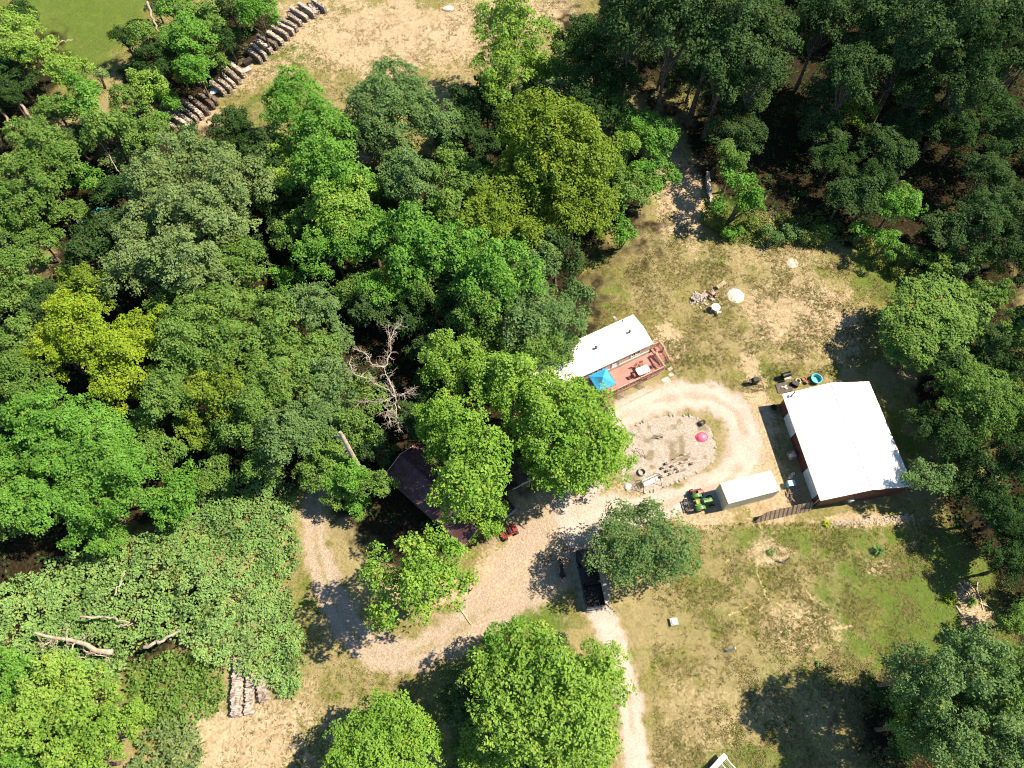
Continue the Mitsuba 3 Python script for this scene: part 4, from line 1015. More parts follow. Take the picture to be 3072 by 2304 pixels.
def chair(key, f, m_frame, m_seat):
    part(key, 'seat', f(box(.46, .44, .03, (0, 0, .42), bev=.01)), m_seat)
    part(key, 'backrest', f([box(.46, .025, .42, (0, .24, .72)).apply_transform(trimesh.transformations.rotation_matrix(-.15, [1, 0, 0], [0, .22, .45]))]), m_seat)
    for sx in (-.23, .23):
        part(key, 'armrest', f(tube([[sx, -.22, .42], [sx, -.24, .64], [sx, .2, .66]], .016, 5)), m_frame)
        part(key, 'leg', f(tube([[sx, -.22, .43], [sx * 1.05, -.26, 0]], .016, 5)), m_frame)
        part(key, 'leg', f(tube([[sx, .22, .43], [sx * 1.05, .3, 0]], .016, 5)), m_frame)


mat('m_mesh_cloth', worn((0.30, 0.15, 0.13), (0.24, 0.12, 0.11), 4.0), 0.8)
for x, y, a, lb in ((-1.12, -.05, PI / 2 + .2, 'metal patio chair at the left end of the white table'), (1.1, .02, -PI / 2, 'metal patio chair at the right end of the white table'), (-.35, .78, .15, 'metal patio chair behind the white table, left of two'),
                    (.3, .82, -.1, 'metal patio chair behind the white table, right of two'), (-.4, -.8, PI + .1, 'metal patio chair in front of the white table, left of two'), (.28, -.82, PI - .05, 'metal patio chair in front of the white table, right of two')):
    k = thing('patio_chair', lb, 'chair', 'chairs round the patio table'); o = ft.pt((x, y, 0))
    chair(k, Frame(o, math.atan2(.457, .89) - .05 + a), 'm_dark_metal', 'm_mesh_cloth')

# ---------------------------------------------------------------- maroon long shed and red shed under the maples
sa = P(1155, 1425, 2.6); sb = P(1391, 1640, 2.6)
ax = (sb - sa)[:2]; SL = np.linalg.norm(ax); an = math.atan2(ax[1], ax[0])
fs = Frame([sa[0], sa[1], 0], an)                             # x down the long side, y = + is to the upper right
SWD, SE, SR = 5.2, 2.6, 3.9
shed = thing('long_shed', 'long dark shed with a maroon roof almost hidden under the maples', 'shed')
part(shed, 'wall', fs(box(SL - .5, .1, SE - .1, (SL / 2, .25, (SE - .1) / 2))), 'm_dark_wood')
part(shed, 'wall', fs(box(SL - .5, .1, SE - .1, (SL / 2, SWD - .25, (SE - .1) / 2))), 'm_dark_wood')
for x in (.3, SL - .3):
    gw = prism([(.31, 0), (SWD - .31, 0), (SWD - .31, SE - .12), (SWD / 2, SR - .14), (.31, SE - .12)], .1)
    gw.apply_transform(trimesh.transformations.rotation_matrix(PI / 2, [0, 0, 1])); gw.vertices[:, 0] += x
    part(shed, 'gable_wall', fs([gw] + [box(.03, .06, SE - .2, (x + (.065 if x > 1 else -.065), y, (SE - .2) / 2)) for y in np.arange(.5, SWD - .3, .4)]), 'm_dark_wood')
for s in (0, 1):
    ya, yc, za, zc_ = (0, SWD / 2, SE, SR) if s == 0 else (SWD / 2, SWD, SR, SE)
    m = quads([[0, ya, za], [SL, ya, za], [SL, yc, zc_], [0, yc, zc_], [0, ya, za - .08], [SL, ya, za - .08], [SL, yc, zc_ - .08], [0, yc, zc_ - .08]], [[0, 1, 2, 3], [4, 7, 6, 5], [0, 4, 5, 1], [2, 6, 7, 3], [1, 5, 6, 2], [3, 7, 4, 0]])
    part(shed, 'roof', fs([m] + [beam([x, ya, za + .02], [x, yc, zc_ + .02], .05, .04) for x in np.arange(.2, SL, .42)]), 'm_maroon')
part(shed, 'gable_trim', fs([beam([-.02, 0, SE - .04], [-.02, SWD / 2, SR - .04], .05, .16), beam([-.02, SWD / 2, SR - .04], [-.02, SWD, SE - .04], .05, .16)]), 'm_trim_white')
part(shed, 'gable_trim', fs([beam([SL + .03, 0, SE - .04], [SL + .03, SWD / 2, SR - .04], .05, .16), beam([SL + .03, SWD / 2, SR - .04], [SL + .03, SWD, SE - .04], .05, .16)]), 'm_old_wood')
part(shed, 'corner_board', fs([box(.1, .1, SE - .1, (SL - .2, .2, (SE - .1) / 2))]), 'm_old_wood')

r0, r1 = P(1622, 1424, 2.4), P(1546, 1460, 2.4)
ax = (r0 - r1)[:2]; an = math.atan2(ax[1], ax[0])
frd = Frame([r0[0], r0[1], 0], an)                            # x to the right along the eave, y away from it
RL, RW, RE, RR = 2.5, 2.8, 2.4, 3.0
red = thing('small_shed', 'small dark-roofed shed with a white corner under the maple by the gravel', 'shed')
for y in (.2, RW - .2): part(red, 'wall', frd(box(RL - .3, .08, RE - .1, (-RL / 2, y, (RE - .1) / 2))), 'm_dark_wood')
for x in (-.15, -RL + .15):
    gw = prism([(.25, 0), (RW - .25, 0), (RW - .25, RE - .1), (RW / 2, RR - .12), (.25, RE - .1)], .08)
    gw.apply_transform(trimesh.transformations.rotation_matrix(PI / 2, [0, 0, 1])); gw.vertices[:, 0] += x
    part(red, 'gable_wall', frd(gw), 'm_dark_wood')
for s in (0, 1):
    ya, yc, za, zc_ = (0, RW / 2, RE, RR) if s == 0 else (RW / 2, RW, RR, RE)
    m = quads([[-RL, ya, za], [0, ya, za], [0, yc, zc_], [-RL, yc, zc_], [-RL, ya, za - .07], [0, ya, za - .07], [0, yc, zc_ - .07], [-RL, yc, zc_ - .07]], [[0, 1, 2, 3], [4, 7, 6, 5], [0, 4, 5, 1], [2, 6, 7, 3], [1, 5, 6, 2], [3, 7, 4, 0]])
    part(red, 'roof', frd(m), 'm_shingle')
part(red, 'eave_board', frd(box(RL, .05, .16, (-RL / 2, -.03, RE - .05))), 'm_trim_white')
part(red, 'corner_board', frd(box(.14, .14, RE - .1, (-.1, .13, (RE - .1) / 2))), 'm_trim_white')
k = thing('roof_pole', 'long pale pole laid along the eave of the small dark-roofed shed', 'pole')
add(k, frd(tube([[-3.6, -.12, RE - .1], [-1.5, -.12, RE + .03], [.1, -.12, RE + .05]], .05, 7)), 'm_trim_white')

# trailer with a raised ramp gate in the shade of the maple
tr = thing('ramp_trailer', 'maroon flat trailer with a blue-grey ramp gate in the shade of the maple', 'trailer')
ga, gb = P(1499, 1562, .9), P(1546, 1524, .9)
gx = (gb - ga)[:2]; GW = np.linalg.norm(gx)
ftr = Frame([ga[0], ga[1], 0], math.atan2(gx[1], gx[0]))       # x along the gate, bed reaches +y (away)
part(tr, 'bed', ftr([box(GW, 3.2, .08, (GW / 2, 1.65, .55)), box(.06, 3.2, .3, (0, 1.65, .75)), box(.06, 3.2, .3, (GW, 1.65, .75)), box(GW, .06, .3, (GW / 2, 3.25, .75))]), 'm_maroon')
part(tr, 'gate', ftr([beam([0, -.05, .55], [0, -.4, 1.5], .05, .05), beam([GW, -.05, .55], [GW, -.4, 1.5], .05, .05)] + [beam([0, -.05 - .35 * t, .55 + .95 * t], [GW, -.05 - .35 * t, .55 + .95 * t], .05, .04) for t in (0, .33, .66, 1)] + [beam([GW * t, -.05, .55], [GW * t, -.4, 1.5], .03, .03) for t in (.25, .5, .75)]), 'm_pale_blue')
for x in (-.14, GW + .14):
    w = part(tr, 'wheel', ftr(cyl(.33, .2, (x, 1.9, .33), 'x', 16)), 'm_rubber'); part(w, 'rim', ftr(cyl(.18, .22, (x, 1.9, .33), 'x', 12)), 'm_steel')
    part(tr, 'fender', ftr(box(.26, .9, .04, (x, 1.9, .72))), 'm_maroon')
part(tr, 'hitch', ftr([beam([GW * .3, 3.25, .5], [GW / 2, 4.4, .45], .07, .07), beam([GW * .7, 3.25, .5], [GW / 2, 4.4, .45], .07, .07)]), 'm_dark_metal')


# ---------------------------------------------------------------- vehicles
def wheel(parent, f, c, r, w, axis='y', rim='m_steel', name='wheel'):
    prof = [(r * .55, -w / 2), (r * .93, -w / 2), (r, -w * .32), (r, w * .32), (r * .93, w / 2), (r * .55, w / 2)]
    t = lathe(prof + [prof[0]], n=22)
    k = lathe([(0, -w * .3), (r * .56, -w * .4), (r * .56, w * .4), (0, w * .3)], n=14)
    M = trimesh.transformations.rotation_matrix(PI / 2, [1, 0, 0] if axis == 'y' else [0, 1, 0])
    for m in (t, k): m.apply_transform(M); m.apply_translation(c)
    key = part(parent, name, f(t), 'm_rubber', smooth=35)
    part(key, 'rim', f(k), rim, smooth=35)


def solid(secs):
    """hull chain through cross sections: list of (x, [(y, z)...]) with equal counts, capped"""
    n = len(secs[0][1]); v = [[x, y, z] for x, s in secs for y, z in s]; f = []
    for i in range(len(secs) - 1):
        for j in range(n):
            a, b = i * n + j, i * n + (j + 1) % n
            f += [[a, b, b + n], [a, b + n, a + n]]
    for e, fl in ((0, 1), (len(secs) - 1, 0)):
        for j in range(1, n - 1):
            t = [e * n, e * n + j, e * n + j + 1]
            f.append(t[::-1] if fl else t)
    m = trimesh.Trimesh(np.array(v, float), np.array(f), process=False); m.fix_normals(); return m


def sect(w, z0, z1, r=.12, top=1.0):
    h = w / 2
    return [(-h, z0), (h, z0), (h, z1 - r), (h * top - r * .4, z1 - r * .2), (h * top - r * 1.6, z1), (-h * top + r * 1.6, z1), (-h * top + r * .4, z1 - r * .2), (-h, z1 - r)]


pk = thing('pickup_truck', 'black crew-cab pickup truck with an open bed, half under the feathery tree', 'pickup truck')
c0, c1 = P(1752, 1645, 1.0), P(1788, 1822, 1.0)
fp = Frame([*(c0 + c1)[:2] / 2, 0], math.atan2(c0[1] - c1[1], c0[0] - c1[0]))   # x forward (away from the viewer)
L2 = 3.1
part(pk, 'body', fp(solid([(L2, sect(1.7, .55, .95, .1)), (L2 - .15, sect(1.9, .45, 1.08, .12)), (L2 - 1.35, sect(1.98, .42, 1.2, .12)), (.3, sect(2.0, .42, 1.18, .1)), (-.85, sect(2.0, .42, 1.18, .1)), (-.9, sect(2.0, .42, .72, .05)), (-L2 + .06, sect(2.0, .5, .72, .05))])), 'm_truck', smooth=30)
part(pk, 'bed_side', fp([box(2.25, .09, .55, (-L2 + 1.13, s * .955, .98), bev=.02) for s in (1,)]), 'm_truck')
part(pk, 'bed_side', fp([box(2.25, .09, .55, (-L2 + 1.13, s * .955, .98), bev=.02) for s in (-1,)]), 'm_truck')
part(pk, 'tailgate', fp(box(.08, 1.82, .52, (-L2 + .04, 0, .97), bev=.02)), 'm_truck')
part(pk, 'bed_floor', fp([box(2.15, 1.8, .03, (-L2 + 1.13, 0, .735))] + [box(2.1, .04, .02, (-L2 + 1.13, y, .755)) for y in np.arange(-.8, .85, .2)]), 'm_rubber')
part(pk, 'cab', fp(solid([(1.72, sect(1.86, 1.15, 1.24, .03, .95)), (1.0, sect(1.86, 1.15, 1.8, .1, .82)), (.3, sect(1.88, 1.15, 1.88, .12, .82)), (-.6, sect(1.88, 1.15, 1.86, .12, .82)), (-.86, sect(1.86, 1.15, 1.3, .05, .93))])), 'm_truck', smooth=25)
part(pk, 'windscreen', fp(quads([[1.68, -.8, 1.27], [1.68, .8, 1.27], [1.06, .68, 1.78], [1.06, -.68, 1.78]], [[0, 1, 2, 3]]).apply_translation([.03, 0, .012])), 'm_glass')
part(pk, 'rear_window', fp(quads([[-.84, .76, 1.36], [-.84, -.76, 1.36], [-.64, -.66, 1.80], [-.64, .66, 1.80]], [[0, 1, 2, 3]]).apply_translation([-.015, 0, .01])), 'm_glass')
for s in (1, -1):
    for x0, x1 in ((.35, 1.15), (-.5, .28)):
        part(pk, 'side_window', fp(quads([[x0, s * .945, 1.26], [x1, s * .945, 1.26], [min(x1, .95), s * .82, 1.72], [x0, s * .82, 1.72]], [[0, 1, 2, 3]]).apply_translation([0, s * .012, 0])), 'm_glass')
    part(pk, 'mirror', fp([box(.16, .24, .2, (1.15, s * 1.1, 1.3), bev=.03), beam([1.15, s * .9, 1.22], [1.15, s * 1.05, 1.26], .05, .05)]), 'm_black')
    part(pk, 'headlight', fp(box(.06, .34, .16, (L2 - .03, s * .7, .86), bev=.01)), 'm_chrome')
    part(pk, 'taillight', fp(box(.05, .12, .38, (-L2 + .01, s * .92, .98), bev=.01)), 'm_red')
    for x in (L2 - 1.0, -L2 + 1.15): wheel(pk, fp, (x, s * .86, .4), .4, .27)
part(pk, 'hood_panel', fp(box(1.15, 1.3, .03, (L2 - .85, 0, 1.19), bev=.01)), 'm_truck')
part(pk, 'front_bumper', fp(box(.14, 1.85, .2, (L2 + .02, 0, .52), bev=.04)), 'm_chrome')
part(pk, 'rear_bumper', fp(box(.16, 1.9, .2, (-L2 - .06, 0, .55), bev=.03)), 'm_chrome')
part(pk, 'grille', fp(box(.05, 1.0, .28, (L2 + .0, 0, .84))), 'm_black')

# motorcycle beside it
mc = thing('motorcycle', 'black motorcycle standing in the leaf shade left of the pickup', 'motorcycle')
fm = Frame(P(1682, 1708, 0), math.radians(96), tilt=(.14, [1, 0, 0]))
for x in (.78, -.72): wheel(mc, fm, (x, 0, .32), .32, .14)
part(mc, 'frame', fm([tube([[-.72, 0, .34], [-.1, 0, .38], [.3, 0, .42]], .05, 6), tube([[.78, .08, .32], [.55, .09, .78], [.48, .07, 1.0]], .025, 6), tube([[.78, -.08, .32], [.55, -.09, .78], [.48, -.07, 1.0]], .025, 6), box(.5, .3, .36, (.05, 0, .42), bev=.06)]), 'm_dark_metal')
part(mc, 'fuel_tank', fm(trimesh.creation.icosphere(2, 1.0).apply_scale([.32, .16, .14]).apply_translation([.22, 0, .8])), 'm_truck', smooth=True)
part(mc, 'seat', fm([box(.5, .26, .1, (-.3, 0, .74), bev=.04), box(.34, .24, .1, (-.66, 0, .82), bev=.04)]), 'm_black')
part(mc, 'handlebar', fm(tube([[.25, .38, 1.02], [.42, .2, 1.06], [.45, 0, 1.02], [.42, -.2, 1.06], [.25, -.38, 1.02]], .016, 6)), 'm_chrome')
part(mc, 'headlight', fm(lathe([(0, 0), (.1, .02), (.11, .1), (0, .11)]).apply_transform(trimesh.transformations.rotation_matrix(PI / 2, [0, 1, 0])).apply_translation([.58, 0, .86])), 'm_chrome', smooth=40)
for s in (1, -1): part(mc, 'exhaust', fm(tube([[.15, s * .16, .3], [-.3, s * .2, .26], [-1.0, s * .2, .32]], .045, 8)), 'm_chrome')
part(mc, 'fender', fm([tube([[-.95, 0, .6], [-.72, 0, .7], [-.45, 0, .62]], .08, 6), tube([[.98, 0, .6], [.78, 0, .68], [.58, 0, .6]], .06, 6)]), 'm_truck')
part(mc, 'saddlebag', fm(box(.4, .16, .28, (-.72, .24, .52), bev=.04)), 'm_black')
part(mc, 'saddlebag', fm(box(.4, .16, .28, (-.72, -.24, .52), bev=.04)), 'm_black')


def bicycle(key, f, m, r=.3):
    for x in (.48, -.48):
        part(key, 'wheel', f([ring(r, .022, (x, 0, r), 'y', 18, 5), cyl(.03, .08, (x, 0, r), 'y', 8)] + [beam([x, 0, r], [x + r * math.cos(a), 0, r + r * math.sin(a)], .006, .006) for a in np.arange(0, 2 * PI, .8)]), 'm_rubber')
    part(key, 'frame', f([tube([[-.48, 0, r], [-.1, 0, r - .02], [.3, 0, r + .36]], .022, 6), tube([[-.1, 0, r - .02], [-.2, 0, r + .42]], .02, 6), tube([[-.48, 0, r], [-.18, 0, r + .32], [.3, 0, r + .4]], .018, 6), tube([[.48, 0, r], [.32, 0, r + .5]], .022, 6)]), m)
    part(key, 'handlebar', f(tube([[.2, .26, r + .52], [.32, .1, r + .54], [.32, -.1, r + .54], [.2, -.26, r + .52]], .014, 6)), 'm_steel')
    part(key, 'saddle', f(box(.24, .13, .05, (-.22, 0, r + .46), bev=.02)), 'm_black')


bk = thing('bicycle', 'small red bicycle lying in the shade near the front wheel of the pickup', 'bicycle')
bicycle(bk, Frame(P(1703, 1659, .06), 2.5, tilt=(1.35, [1, 0, 0])), 'm_red', .26)
bk = thing('bicycle', 'dark bicycle lying on the gravel left of the motorcycle', 'bicycle')
bicycle(bk, Frame(P(1652, 1688, .06), .5, tilt=(-1.4, [1, 0, 0])), 'm_dark_metal', .32)
k = thing('jacket', 'salmon-coloured cloth dropped on the ground between bicycle and pickup', 'cloth')
add(k, trimesh.creation.icosphere(3, 1.0).apply_scale([.3, .2, .1]).apply_translation(P(1703, 1681, .05)), 'm_terracotta', smooth=True)

# green tractor with a rear rake, and a red riding mower behind it
tk = thing('farm_tractor', 'old green tractor with yellow seat and green rear fenders nosed up to the container', 'tractor')
t0, t1 = P(2100, 1506, .9), P(2148, 1497, .9)
fk = Frame([*t0[:2], 0], math.atan2(*(t1 - t0)[1::-1]))         # x forward towards the container
part(tk, 'hood', fk(solid([(.35, sect(.5, .75, 1.25, .08)), (1.55, sect(.46, .75, 1.18, .08)), (1.62, sect(.4, .8, 1.1, .05))])), 'm_green', smooth=30)
part(tk, 'chassis', fk([box(2.0, .34, .4, (.55, 0, .62), bev=.04), box(.5, .9, .25, (-.15, 0, .66), bev=.04), box(.1, 1.0, .1, (1.35, 0, .42))]), 'm_green')
part(tk, 'platform', fk(box(.75, .7, .05, (-.25, 0, .84))), 'm_green')
part(tk, 'seat', fk([box(.36, .4, .1, (-.28, 0, .98), bev=.03), box(.08, .4, .32, (-.48, 0, 1.15), bev=.03)]), 'm_yellow')
part(tk, 'steering_wheel', fk([ring(.19, .017, (.17, 0, 1.3), 'z', 16, 6), beam([.17, 0, 1.3], [.4, 0, 1.05], .03, .03), beam([.17, -.18, 1.3], [.17, .18, 1.3], .02, .012)]), 'm_black')
part(tk, 'exhaust', fk(cyl(.035, .7, (.95, .1, 1.5), n=8)), 'm_dark_metal')
for s in (1, -1):
    wheel(tk, fk, (-.2, s * .72, .62), .62, .32, rim='m_yellow', name='rear_wheel')
    wheel(tk, fk, (1.35, s * .55, .34), .34, .2, rim='m_yellow', name='front_wheel')
    arc = [(-.2 + .70 * math.cos(t), .62 + .70 * math.sin(t)) for t in np.linspace(.35, 2.6, 9)]
    v = [[x, s * .72 + o, z] for x, z in arc for o in (-.2, .2)]
    m = quads(v, [[2 * i, 2 * i + 2, 2 * i + 3, 2 * i + 1] for i in range(8)])
    part(tk, 'rear_fender', fk([m]), 'm_green')
    for j in range(16):
        a = j * PI / 8
part(tk, 'rear_hitch', fk([beam([-.6, -.3, .6], [-1.2, -.4, .4], .06, .06), beam([-.6, .3, .6], [-1.2, .4, .4], .06, .06), beam([-.6, 0, .9], [-1.2, 0, .85], .05, .05)]), 'm_dark_metal')
ra = thing('tractor_rake', 'dark tined rake hitched behind the green tractor', 'farm implement')
part(ra, 'toolbar', fk([box(.1, 1.5, .1, (-1.25, 0, .5)), beam([-1.25, -.4, .5], [-1.25, 0, .95], .06, .06), beam([-1.25, .4, .5], [-1.25, 0, .95], .06, .06), box(.08, 1.4, .08, (-1.55, 0, .45)), box(.4, .06, .06, (-1.4, .6, .48)), box(.4, .06, .06, (-1.4, -.6, .48))]), 'm_dark_metal')
for y in np.linspace(-.7, .7, 9): part(ra, 'tine', fk(tube([[-1.25, y, .48], [-1.5, y, .4], [-1.6, y, .2], [-1.45, y, .03]], .018, 5)), 'm_rust')
mo = thing('riding_mower', 'small red riding mower wedged between green tractor and gravel loop', 'mower')
fo = Frame(P(2086, 1482, 0), math.atan2(*(t1 - t0)[1::-1]) + .05)
part(mo, 'hood', fo(solid([(.15, sect(.46, .35, .78, .08)), (.75, sect(.42, .35, .68, .1)), (.82, sect(.34, .4, .6, .08))])), 'm_red', smooth=30)
part(mo, 'body', fo([box(.75, .5, .2, (-.2, 0, .38), bev=.04), box(.5, .8, .12, (-.35, 0, .55), bev=.04)]), 'm_red')
part(mo, 'seat', fo([box(.34, .4, .1, (-.35, 0, .68), bev=.03), box(.09, .4, .32, (-.54, 0, .83), bev=.03)]), 'm_black')
part(mo, 'steering_wheel', fo(ring(.15, .014, (-.02, 0, .88), 'z', 14, 5)), 'm_black')
part(mo, 'mower_deck', fo(box(.6, .95, .12, (.15, 0, .2), bev=.04)), 'm_dark_metal')
for s in (1, -1):
    wheel(mo, fo, (-.4, s * .42, .25), .25, .2, name='rear_wheel'); wheel(mo, fo, (.6, s * .36, .17), .17, .13, name='front_wheel')

# red cart by the long shed
gk = thing('go_kart', 'red buggy with an open tubular frame near the maroon trailer', 'buggy')
g0, g1 = P(1508, 1606, .5), P(1545, 1585, .5)
fg = Frame([*(g0 + g1)[:2] / 2, 0], math.atan2(*(g1 - g0)[1::-1]))
part(gk, 'floor_pan', fg(box(1.9, .85, .06, (0, 0, .32))), 'm_red')
part(gk, 'roll_cage', fg([tube(p_, .025, 6) for s in (.42, -.42) for p_ in ([[-.9, s, .35], [-.9, s, .75], [-.1, s, .75], [.15, s * .8, 1.15], [.55, s * .8, 1.12], [.9, s, .5]],)] + [tube([[x, -.42, z], [x, .42, z]], .025, 6) for x, z in ((-.9, .75), (-.1, .75), (.15, 1.15), (.9, .5))]), 'm_red')
part(gk, 'cargo_rack', fg([beam([-.9, y, .7], [-.15, y, .7], .03, .03) for y in np.linspace(-.4, .4, 6)] + [beam([x, -.4, .69], [x, .4, .69], .03, .03) for x in (-.85, -.6, -.35)]), 'm_rust')
part(gk, 'seat', fg([box(.4, .6, .1, (.2, 0, .45), bev=.03), box(.1, .6, .4, (-.02, 0, .62), bev=.03)]), 'm_black')
part(gk, 'hood', fg(box(.5, .7, .2, (.75, 0, .45), bev=.06)), 'm_red')
part(gk, 'steering_wheel', fg(ring(.15, .014, (.48, .12, .75), 'z', 14, 5)), 'm_black')
for x in (-.65, .7):
    for s in (1, -1): wheel(gk, fg, (x, s * .52, .26), .26, .2)

# tan covered cart beside the lime tree
cv = thing('covered_cart', 'small cart under a pinkish tan cover beside the lone lime green tree', 'cart')
v0, v1 = P(1400, 1762, .5), P(1424, 1722, .5)
fv = Frame([*(v0 + v1)[:2] / 2, 0], math.atan2(*(v1 - v0)[1::-1]))
cm = trimesh.creation.box([1.75, .95, .5]).subdivide().subdivide().subdivide().subdivide()
vv = cm.vertices; vv[:, 2] += .62
edge = np.maximum(np.abs(vv[:, 0]) / .875, np.abs(vv[:, 1]) / .475)
top_ = vv[:, 2] > .8
vv[:, 2] += np.where(top_, .12 * (1 - edge ** 2) - .06 * edge ** 4, 0) + .05 * (meshkit.fbm(vv * 3.1, 3, 2) - .5)
vv[:, :2] *= (1 + .05 * (meshkit.noise(vv * 4, 5) - .5))[:, None]
part(cv, 'cover', fv(trimesh.Trimesh(vv, cm.faces)), 'm_tan_cloth', smooth=40)
part(cv, 'chassis', fv(box(1.5, .7, .2, (0, 0, .3))), 'm_dark_metal')
for x in (-.7, .65):
    for s in (1, -1): wheel(cv, fv, (x, s * .45, .22), .22, .16)
part(cv, 'handle', fv(tube([[-.8, 0, .35], [-1.15, 0, .4], [-1.2, .0, .7]], .025, 6)), 'm_dark_metal')

# white utility trailer at the bottom edge
wt_ = thing('utility_trailer', 'white-fendered open utility trailer cut off by the bottom edge of the photo', 'trailer')
u0, u1 = P(2140, 2304, .7), P(2175, 2266, .7)
fw = Frame([*u1[:2], 0], math.atan2(*(u1 - u0)[1::-1]))         # x towards the upper right end
part(wt_, 'side_panel', fw(box(2.9, .5, .06, (-1.4, .0, .82), bev=.02)), 'm_white')
part(wt_, 'frame', fw([box(2.9, .08, .1, (-1.4, y, .55)) for y in (-.25, -1.55)] + [box(.07, 1.3, .08, (x, -.9, .55)) for x in (-.05, -.75, -1.5, -2.3, -2.8)] + [box(.08, .08, .35, (x, y, .68)) for x in (-.05, -1.5) for y in (-.3, -1.55)] + [box(2.9, .06, .06, (-1.4, -1.55, .85))]), 'm_white')
part(wt_, 'mesh_floor', fw([box(2.8, .02, .02, (-1.4, y, .51)) for y in np.arange(-1.5, -.3, .12)]), 'm_steel', kind='stuff')
for y in (.08, -1.8): wheel(wt_, fw, (-1.5, y, .33), .33, .2)

# ---------------------------------------------------------------- firewood
def stack_mesh(L, Hh, W, rng, r=.075):
    ms = []
    nz = int(Hh / (r * 1.75))
    for i in range(nz):
        x = -L / 2 + r * (i % 2) + rng.uniform(0, r)
        while x < L / 2 - r * .5 - i * r * .25:
            rr = r * rng.uniform(.75, 1.2)
            k = rng.integers(3, 7)
            a0 = rng.uniform(0, 6)
            a = a0 + np.arange(k) * 2 * PI / k
            w = W * rng.uniform(.85, 1.12) / 2
            off = rng.normal(0, .05)
            z = r * .9 + i * r * 1.72
            tw = rng.normal(0, .08)
            ring_ = [[x + rr * math.cos(t) + s * tw * w, s * w + off, z + rr * math.sin(t)] for s in (-1, 1) for t in a]
            f = []
            for j in range(k):
                b = (j + 1) % k
                f += [[j, b, k + b], [j, k + b, k + j]]
            for j in range(1, k - 1): f += [[0, j + 1, j], [k, k + j, k + j + 1]]
            ms.append(trimesh.Trimesh(ring_, f, process=False))
            x += rr * 1.85
    m = trimesh.util.concatenate(ms); m.vertices[:, 2] = np.maximum(m.vertices[:, 2], .01)
    return m


srng = np.random.default_rng(21)
ORDW = 'first second third fourth fifth sixth seventh eighth ninth tenth eleventh twelfth thirteenth fourteenth fifteenth sixteenth seventeenth eighteenth nineteenth twentieth twenty-first twenty-second twenty-third twenty-fourth twenty-fifth'.split()
SV = [mikit.ply(stack_mesh(3.6, 1.25, .5, srng), mt) for mt in ('m_log_grey', 'm_log_pale', 'm_log_dark', 'm_log_grey')]
STACKS = [((738, 142), (781, 172), 0), ((752, 129), (798, 163), 1), ((765, 113), (813, 144), 1), ((771, 104), (829, 130), 2), ((800, 87), (846, 117), 1), ((815, 76), (863, 102), 0), ((829, 65), (880, 88), 1), ((838, 52), (890, 76), 0),
          ((863, 35), (901, 60), 3), ((868, 14), (922, 46), 1), ((893, 3), (944, 36), 1), ((935, -8), (975, 20), 3), ((478, 355), (520, 372), 0), ((500, 334), (568, 375), 1), ((509, 322), (573, 360), 0), ((521, 307), (589, 350), 0),
          ((548, 298), (604, 341), 1), ((567, 286), (621, 328), 2), ((592, 271), (638, 310), 2), ((610, 268), (648, 298), 2), ((629, 240), (671, 270), 0), ((647, 228), (690, 260), 0), ((659, 214), (701, 246), 1), ((664, 190), (717, 234), 0), ((681, 180), (730, 215), 1)]
for i, (a, b, v) in enumerate(STACKS):
    pa, pb = P(*a, 1.2), P(*b, 1.2)
    d = (pb - pa)[:2]; Lg = np.linalg.norm(d)
    k = thing('firewood_stack', f'{ORDW[i + 13 if i < 12 else i - 12]} firewood stack from the lower end of the long slanting row', 'firewood stack', 'firewood stacks along the tan field')
    tw = T().translate([float((pa + pb)[0] / 2), float((pa + pb)[1] / 2), 0]).rotate([0, 0, 1], math.degrees(math.atan2(d[1], d[0]))).scale([float(Lg / 3.6), float(srng.uniform(.85, 1.2)), float(srng.uniform(.8, 1.1))])
    scene[k + '__log'] = {**SV[v], 'to_world': tw}; labels[k + '__log'] = {'kind': 'stuff'}
    fe = Frame([*((pa + pb) / 2)[:2], 0], math.atan2(d[1], d[0]))
    for s in (1, -1): part(k, 'end_post', fe(beam([s * (Lg / 2 + .05), 0, 0], [s * (Lg / 2 + .12), 0, 1.1], .07, .07)), 'm_old_wood')
for (a, b, w, lb, mt) in (((712, 1972), (704, 2150), .95, 'long low firewood row by the thicket, the longest and leftmost', 'm_log_pale'), ((748, 2006), (742, 2145), .8, 'long low firewood row by the thicket, the middle one', 'm_log_pale'),
                          ((774, 2026), (792, 2105), .95, 'untidy short firewood row by the thicket, the rightmost', 'm_log_grey')):
    pa, pb = P(*a, .8), P(*b, .8); d = (pb - pa)[:2]; Lg = np.linalg.norm(d)
    k = thing('firewood_row', lb, 'firewood stack')
    fe = Frame([*((pa + pb) / 2)[:2], 0], math.atan2(d[1], d[0]))
    part(k, 'log', fe(stack_mesh(Lg, .85 if w > .9 else .7, w, srng, .085)), mt, kind='stuff')
    part(k, 'rail', fe([beam([-Lg / 2 - .1, y, .03], [Lg / 2 + .1, y, .03], .1, .06) for y in (-.25, .25)]), 'm_old_wood')
k = thing('log_pile', 'loose heap of grey split logs at the top end of the wood stack row', 'log pile')
lp = [Frame(P(940 + srng.uniform(-14, 22), 25 + srng.uniform(-18, 18), srng.uniform(.1, .5)), srng.uniform(0, 3.1), tilt=(srng.normal(0, .35), [0, 1, 0]))(cyl(srng.uniform(.07, .13), .5, (0, 0, 0), 'x', 6)) for i in range(90)]
part(k, 'log', lp, 'm_log_pale', kind='stuff')
k = thing('plastic_bin', 'dark grey plastic bin among the wood stacks', 'bin')
fb_ = Frame(P(843, 189, 0), .75)
fb_ = Frame(P(745, 191, 0), .75)
part(k, 'tub', fb_([box(1.5, .05, .6, (0, y, .3)) for y in (-.38, .38)] + [box(.05, .72, .6, (x, 0, .3)) for x in (-.72, .72)] + [box(1.45, .72, .04, (0, 0, .04))]), 'm_black')
